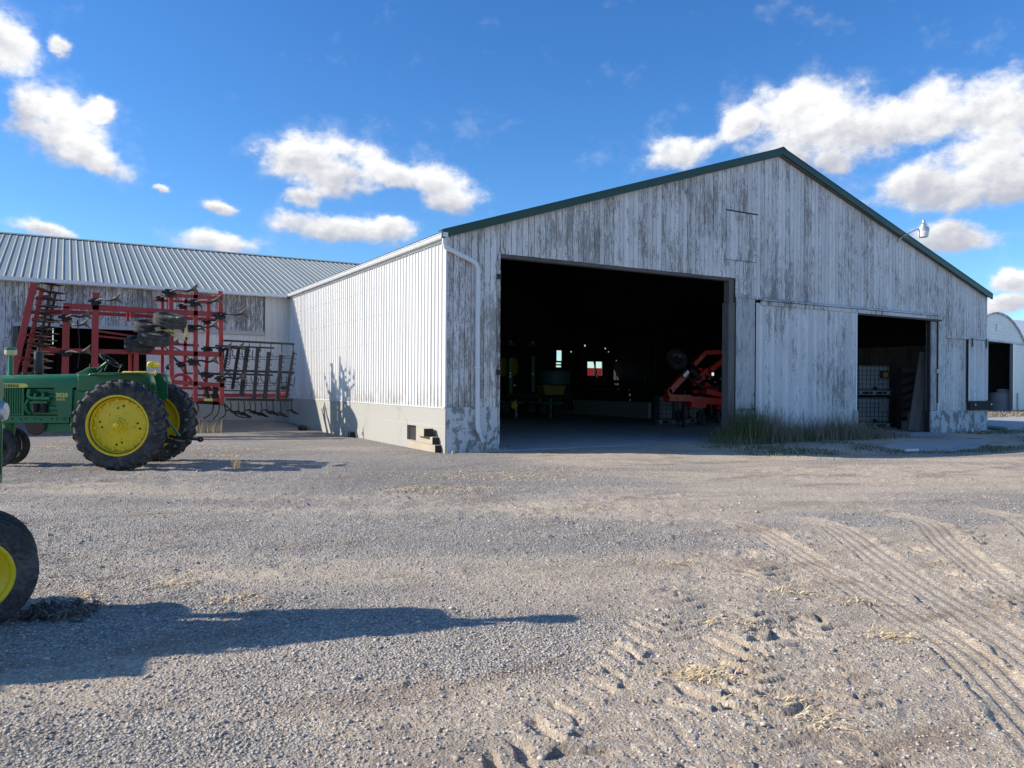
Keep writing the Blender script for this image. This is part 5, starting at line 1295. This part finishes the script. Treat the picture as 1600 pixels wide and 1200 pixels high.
# ------------------------------------------------------------------ inside the barn
def ibc(loc, rz, label, group=None, tap=True):
    e = empty('bulk_tank', loc, label, 'tank', rz, group)
    mb = MB(); mb.box((-.56, -.46, .18), (.56, .46, 1.10)); mb.obj('bottle', M['poly'], e, bevel=.06, smooth=True)
    MB().lathe([(.11, 0), (.11, .05), (0, .055)], (0, 0, 1.10), (0, 0, 1), 16).obj('lid', M['blackpaint'], e)
    cg = MB()
    for k in range(6):
        z = .24 + k * .165
        cg.bar((-.6, -.5, z), (.6, -.5, z), .018, .018); cg.bar((-.6, .5, z), (.6, .5, z), .018, .018); cg.bar((-.6, -.5, z), (-.6, .5, z), .018, .018); cg.bar((.6, -.5, z), (.6, .5, z), .018, .018)
    for k in range(9):
        x = -.6 + k * .15; cg.bar((x, -.5, .16), (x, -.5, 1.12), .016, .016); cg.bar((x, .5, .16), (x, .5, 1.12), .016, .016)
    for k in range(7):
        y = -.5 + k * .166; cg.bar((-.6, y, .16), (-.6, y, 1.12), .016, .016); cg.bar((.6, y, .16), (.6, y, 1.12), .016, .016)
    cg.obj('cage', M['cage'], e)
    MB().box((.18, -.515, .62), (.50, -.506, .90)).obj('plate', M['decaldark'] if 'yellow sign' in label else M['silver'], e)
    if 'yellow sign' in label: MB().box((.30, -.522, .66), (.47, -.516, .84)).obj('yellow_sign', M['orange'], e)
    pl = MB(); pl.box((-.6, -.5, .12), (.6, .5, .155))
    for x in (-.55, -.05, .45):
        pl.box((x, -.5, 0), (x + .1, -.4, .12)); pl.box((x, .4, 0), (x + .1, .5, .12)); pl.box((x, -.05, 0), (x + .1, .05, .12))
    pl.box((-.6, -.5, .0), (.6, -.4, .02)); pl.obj('pallet', M['poly'], e)
    if tap: MB().lathe([(.07, 0), (.07, -.06), (0, -.06)], (0, -.50, .25), (0, 1, 0), 12).obj('tap', M['blackpaint'], e)
    return e
aim = -math.atan2(SF * .2 + CF, 1) * 0
ibc((26.35, 18.35, .03), R(-33), 'lower white caged plastic tank inside the small doorway', 'caged tanks stacked in the small doorway')
ibc((26.35, 18.35, 1.24), R(-33), 'upper white caged plastic tank with a yellow sign, stacked inside the small doorway', 'caged tanks stacked in the small doorway')
c = Vector((26.35, 18.35, 0)); nrm = Vector((math.sin(R(-33)), -math.cos(R(-33)), 0))
# gate, ramp plank, steps
gt = empty('wooden_gate', (26.55, 17.25, 0), 'old wooden gate of slanting boards inside the small doorway', 'gate', R(-24))
MB().box((-.06, -.05, 0), (.06, .05, 2.25)).obj('gate_post', M['rust'], gt); MB().box((-.05, -.045, 2.08), (1.3, .045, 2.24)).obj('top_rail', M['plank'], gt); MB().box((1.2, -.05, 0), (1.3, .05, 2.1)).obj('gate_post', M['plank'], gt)
for k in range(6):
    z = .35 + k * .30; MB().prism([(.06, -.02, z - .25), (1.2, -.02, z + .15), (1.2, -.02, z + .33), (.06, -.02, z - .07)], (0, .03, 0)).obj('slat', M['plank'], gt)
rp = MB(); 
for k in range(3): rp.box((-.27 + k * .18 + .004, 0, 0), (-.27 + (k + 1) * .18 - .004, .05, 2.75))
rp = MB()
o = empty('ramp_plank', (25.35, 15.85, .02), 'wide dark plank leaning inside the right jamb of the small doorway', 'plank', R(-28)); 
for k in range(3):
    ob = MB().box((-.30 + k * .2 + .004, 0, 0), (-.30 + (k + 1) * .2 - .004, .05, 2.75)).obj('plank', M['plank'], o); ob.rotation_euler = (R(-4), R(11), 0)
for i, (x_, y_, h_, lb) in enumerate([(26.6, 16.75, .30, 'lower grey concrete block inside the small doorway'), (26.95, 16.75, .62, 'taller grey concrete block beside the leaning plank')]):
    ob = MB().box((-.3, -.25, 0), (.3, .25, h_)).obj('concrete_block', M['slab'], bevel=.012); ob.location = (x_, y_, .0); ob.rotation_euler = (0, 0, R(-25)); tag(ob, lb, 'block')
# caged tank and red machine in the big bay
ibc((21.2, 23.6, .01), R(-30), 'white caged plastic tank on a pallet behind the red machine')
ibc((22.4, 24.0, .01), R(-30), 'second white caged tank behind the red machine, right of the first')
rorg = on_y(1090, 640, 21.5); rorg.z = 0
rm_ = empty('red_planter', rorg, 'bright red folding implement with raised arms inside the big doorway', 'farm implement')
def rbar(name, a, b, wpx, mat='redbright', dy=0, dep=.16):
    p, q = on_y(*a, 21.5 + dy) - rorg, on_y(*b, 21.5 + dy) - rorg; return MB().bar(p, q, wpx * 28 / 1200, dep, up=(0, 1, 0)).obj(name, M[mat], rm_, bevel=.01)
for a, b, w_ in [((1041, 621), (1076, 622), 11), ((1075, 624), (1140, 629), 11), ((1076, 633), (1100, 634), 7), ((1100, 611), (1142, 622), 9)]: rbar('beam', a, b, w_, dep=.3)
for a, b, w_, dy in [((1044, 613), (1072, 583), 10, -.1), ((1083, 570), (1101, 551), 8, 0), ((1099, 551), (1127, 550), 7, 0), ((1109, 578), (1136, 557), 9, .1), ((1088, 592), (1104, 577), 7, .2), ((1044, 608), (1047, 622), 9, -.1)]: rbar('arm', a, b, w_, dy=dy)
for a, b, w_ in [((1082, 600), (1100, 588), 8), ((1100, 600), (1120, 611), 8), ((1083, 612), (1098, 611), 6), ((1090, 575), (1112, 590), 4), ((1118, 636), (1138, 638), 6)]: rbar('bracket', a, b, w_, dy=.3)
rbar('arm_tip', (1066, 588), (1074, 580), 6, 'silver', -.2)
for a, b in [((1090, 563), (1096, 556)), ((1129, 561), (1134, 556)), ((1047, 622), (1053, 621)), ((1060, 622), (1066, 622))]: rbar('reflector', a, b, 3, 'orange', -.2, .05)
rbar('stand_leg', (1068.5, 610), (1068.5, 671), 4.5, 'iron', 0, .1); rbar('foot', (1058, 671.5), (1080, 671.5), 1.2, 'iron', 0, .3)
for a, b, w_ in [((1078, 577), (1095, 592), 8), ((1072, 588), (1108, 612), 3), ((1110, 607), (1135, 600), 2), ((1107, 602), (1136, 609), 2), ((1110, 640), (1122, 668), 1.6), ((1053, 628), (1053, 655), 4), ((1110, 628), (1112, 650), 5), ((1128, 630), (1136, 660), 2)]: rbar('linkage', a, b, w_, 'iron', -.1, .07)
for px, py, r_ in [(1061, 649, .22), (1095, 652, .29), (1124, 650, .24)]:
    c = on_y(px, py, 21.6) - rorg; wh = bpy.data.objects.new('wheel', None); col.objects.link(wh); wh.parent = rm_; wh.location = c; wh.rotation_euler = (0, 0, R(20))
    rib_tyre(r_, .16, r_ * .5, 28).obj('tyre', M['rubber'], wh, smooth=30); MB().lathe([(r_ * .52, -.06), (r_ * .3, -.02), (0, -.02)], (0, 0, 0), (0, 1, 0), 20).obj('rim', M['iron'], wh, smooth=True)
c = on_y(1057, 561, 21.3) - rorg; wh = bpy.data.objects.new('wheel', None); col.objects.link(wh); wh.parent = rm_; wh.location = c; wh.rotation_euler = (R(-25), 0, R(-15))
rib_tyre(.40, .2, .21, 32).obj('tyre', M['rubber'], wh, smooth=30); MB().lathe([(.21, -.09), (.17, -.06), (.12, -.02), (.07, -.02), (.05, -.06), (0, -.06)], (0, 0, 0), (0, 1, 0), 24).obj('rim', M['cage'], wh, smooth=True)
rbar('axle_arm', (1062, 568), (1076, 582), 3, 'iron', -.1, .08)
for k in range(6): rbar('connector', (1112 + k * 4, 590 + (k * 7) % 19), (1114.5 + k * 4, 590 + (k * 7) % 19), 2, 'silver' if k % 2 else 'iron', -.2, .05)
# green planter with hoppers at the left of the big bay
PYY = 29.5; porg = on_y(835, 640, PYY); porg.z = 0
pl_ = empty('green_planter', porg, 'dark green planter with yellow hoppers and teal tank in the gloom of the big doorway', 'farm implement')
def pbar(name, a, b, wpx, mat='jgreen', dy=0, dep=.15):
    p, q = on_y(*a, PYY + dy) - porg, on_y(*b, PYY + dy) - porg; return MB().bar(p, q, wpx * 35.5 / 1200, dep, up=(0, 1, 0)).obj(name, M[mat], pl_)
pbar('mast', (797, 560), (797, 614), 5.5); pbar('mast', (832, 556), (832, 612), 5)
for px in (785, 800): 
    MB().lathe([(0, -.12), (.40, -.10), (.43, 0), (.40, .10), (0, .12)], on_y(px, 573, PYY + .4) - porg, (.5, -.86, 0), 28).obj('seed_hopper', M['polyyel'], pl_, smooth=30)
MB().lathe([(0, .70), (.35, .70), (.72, .62), (.75, .55), (.75, .05), (.70, 0), (0, 0)], on_y(865, 601, PYY) - porg, (0, 0, 1), 32).obj('liquid_tank', M['tealpoly'], pl_, smooth=35)
hp = MB(); a = on_y(861, 617, PYY) - porg; hp.prism([a + V3(-.5, -.3, 0), a + V3(.5, -.3, 0), a + V3(.62, -.3, .45), a + V3(-.62, -.3, .45)], (0, .6, 0)); hp.obj('fertilizer_hopper', M['polyyel'], pl_, bevel=.02)
for a, b, w_, m_ in [((784, 628), (880, 630), 4, 'jgreen'), ((815, 629), (838, 630), 2, 'silver'), ((805, 625), (806, 652), 2, 'silver'), ((860, 622), (860, 655), 2.4, 'silver'), ((790, 617), (880, 621), 6, 'iron'), ((882, 590), (882, 640), 6, 'iron'), ((843, 622), (848, 645), 4, 'jgreen'), ((789, 622), (795, 648), 5, 'iron'), ((820, 620), (822, 640), 6, 'iron'), ((886, 605), (893, 640), 9, 'iron')]:
    pbar('frame_bar', a, b, w_, m_)
for px, py, r_, m_ in [(803, 633, .17, 'jyellow'), (789, 636, .22, 'rubber'), (830, 637, .24, 'rubber'), (848, 640, .22, 'rubber'), (871, 642, .26, 'rubber')]:
    MB().lathe([(r_ * .3, -.09), (r_ * .9, -.08), (r_, -.03), (r_, .03), (r_ * .9, .08), (0, .09)], on_y(px, py, PYY - .2) - porg, (0, -1, 0), 20).obj('press_wheel', M[m_], pl_, smooth=30)
for px, py in ((797, 583), (832, 584), (804, 602), (797, 588)): pbar('reflector', (px - 1.5, py), (px + 1.5, py), 2.6, 'silver', -.12, .03)
# two enamel lamp shades under the roof
for k, (px, py) in enumerate(((797, 538.5), (832, 540))):
    c = on_y(px, py, 28.6); e = empty('barn_light', c, ('left' if k == 0 else 'right') + ' one of two dim lamp shades hanging under the barn roof', 'lamp', 0, 'hanging barn lamps')
    MB().lathe([(.22, 0), (.20, .02), (.10, .09), (.04, .12), (.04, .18), (0, .18)], (0, 0, 0), (0, 0, 1), 20).obj('shade', M['silver'], e, smooth=True); MB().tube([(0, 0, .18), (0, 0, roof_z(c.x) - c.z - .12)], .008, 5).obj('cord', M['hose'], e)
# diagonal rails leaning at the back window and the red cart outside it
p = on_y(927.5, 564, 37.35); q = on_y(933.5, 590, 37.35)
o = MB().bar((0, 0, 0), q - p, .07, .05).obj('leaning_pole', M['darkwood']); o.location = p; tag(o, 'dark pole crossing the bright back window', 'pole')
gc = on_y(915, 590, 50); e = empty('grain_cart', (gc.x, gc.y, 0), 'red grain cart outside, seen through the back window of the barn', 'cart')
zt_ = on_y(920, 575.5, 50).z
MB().prism([(-2.2, -1.2, 1.4), (1.0, -1.2, 1.4), (1.55, -1.2, zt_), (-2.4, -1.2, zt_)], (0, 2.4, 0)).obj('box', M['redbright'], e)
MB().box((-1.9, -1.0, 1.1), (.9, 1.0, 1.38)).obj('chassis', M['iron'], e)
for sx in (-1.3, .4): MB().lathe([(0, -.2), (.5, -.2), (.6, -.1), (.6, .1), (.5, .2), (0, .2)], (sx, -1.0, .6), (0, 1, 0), 24).obj('wheel', M['rubber'], e, smooth=30)
pw = on_y(927, 594, 37.4)
e = empty('old_sign', (pw.x, 37.4, pw.z), 'black panel with faint red letters under the back window', 'sign')
MB().box((-.62, 0, -.28), (.62, .03, .18)).obj('panel', M['blackpaint'], e)
txt('FERRIS', .16, e, M['redbright'], (-.3, -.004, -.02), (R(90), 0, 0)); MB().box((-.2, -.006, -.16), (.22, -.001, -.10)).obj('label_strip', M['pvc'], e)

# ------------------------------------------------------------------ arched shed far right
ls = on_y(1560, 607, 27.3)
sh = empty('arched_shed', (ls.x, ls.y, .0), 'white steel shed with arched front and dark open bay beyond the barn', 'shed', R(9.3))
M['shedmetal'] = sheet('shed steel', (.70, .71, .70), .4, 0, .3, (.42, .38, .33))
arc = [(math.sin(R(a)) * 7.6, -1.2 + math.cos(R(a)) * 7.6) for a in range(-40, 41, 5)]
zt = 4.62
n_s = 9
for k in range(n_s):                                 # clapboard strips of the arched head
    z0 = zt + k * .20; z1 = min(z0 + .20, 6.4)
    def hw_(z): return math.sqrt(max(0, 7.6 ** 2 - (z + 1.2) ** 2))
    a, b_ = min(hw_(z0), 4.95), min(hw_(z1), 4.95)
    if b_ < .05: b_ = .05
    MB().prism([(-a, 0, z0 + .006), (a, 0, z0 + .006), (b_, -.0, z1), (-b_, -.0, z1)], (0, .05 + .01 * (k % 2), 0)).obj('siding_strip', M['shedmetal'], sh)
mb = MB()
for (p, q) in zip(arc[:-1], arc[1:]): mb.bar((p[0], -.04, p[1]), (q[0], -.04, q[1]), .12, .08, up=(0, 1, 0))
mb.obj('arch_trim', M['trim'], sh)
vt = MB().box((-.45, -.03, 5.25), (.45, -.002, 5.7)).obj('vent', M['shedmetal'], sh)
for k in range(5): MB().box((-.42, -.05, 5.28 + k * .085), (.42, -.031, 5.33 + k * .085)).obj('louvre', M['silver'], vt)
MB().box((-4.95, -.14, 4.50), (4.95, -.01, 4.62)).obj('door_head', M['trim'], sh)
MB().box((2.35, -.1, 0), (2.6, .1, 4.5)).obj('door_post', M['silver'], sh); MB().box((2.6, -.06, .0), (3.2, -.01, 4.5)).obj('sliding_door', M['shedmetal'], sh)
MB().box((3.2, 0, 0), (4.9, .1, 4.5)).obj('wall', M['shedmetal'], sh)
mb = MB()
mb.add([(p[0], y_, p[1]) for y_ in (.08, 16) for p in arc], [(i, i + 1, len(arc) + i + 1, len(arc) + i) for i in range(len(arc) - 1)]); mb.obj('roof', M['galv'], sh)
mb = MB().box((-4.88, .1, 0), (-4.78, 15.9, 4.66)).box((4.78, .1, 0), (4.88, 15.9, 4.66)); mb.prism([(-4.88, 15.8, 0)] + [(p[0], 15.8, p[1]) for p in arc] + [(4.88, 15.8, 0)], (0, .1, 0)); mb.obj('wall', M['darkwood'], sh)
MB().bar((-1.8, 3, 0), (-.6, 3, 4.6), .12, .12).box((-3, 4, 2.6), (2, 4.1, 2.75)).obj('brace', M['post'], sh)
structure(MB().prism([sh.matrix_basis @ V3(a, b, .03) for a, b in ((-5.2, .1), (5.9, .1), (5.9, 15.9), (-5.2, 15.9))], (0, 0, -.05)).obj('shed_floor', M['floor']))
pt = on_y(1568, 641, 28.6)
tk = empty('round_tank', (pt.x, pt.y, .03), 'grey round concrete tank standing inside the arched shed', 'tank')
MB().lathe([(0, 0), (.86, 0), (.86, 1.12), (.80, 1.18), (.44, 1.2), (.44, 1.42), (0, 1.44)], (0, 0, 0), (0, 0, 1), 32).obj('tank_body', M['slab'], tk, smooth=35)
# larger pale roofed building behind it
q = on_y(1590, 600, 40)
bb = empty('long_shed', (q.x, q.y, 0), 'long pale roofed building behind the arched shed', 'shed', R(-6))
MB().box((-8, 0, 0), (22, 12, 5.9)).obj('wall', M['shedmetal'], bb)
MB().prism([(-8.4, -.3, 5.75), (-8.4, 6, 9.0), (-8.4, 12.3, 5.75)], (31, 0, 0)).obj('roof', M['shedmetal'], bb)
MB().tube([(1.4, 4.5, 7.9), (1.4, 4.5, 9.6)], .12, 10).obj('chimney_pipe', M['rust'], bb)
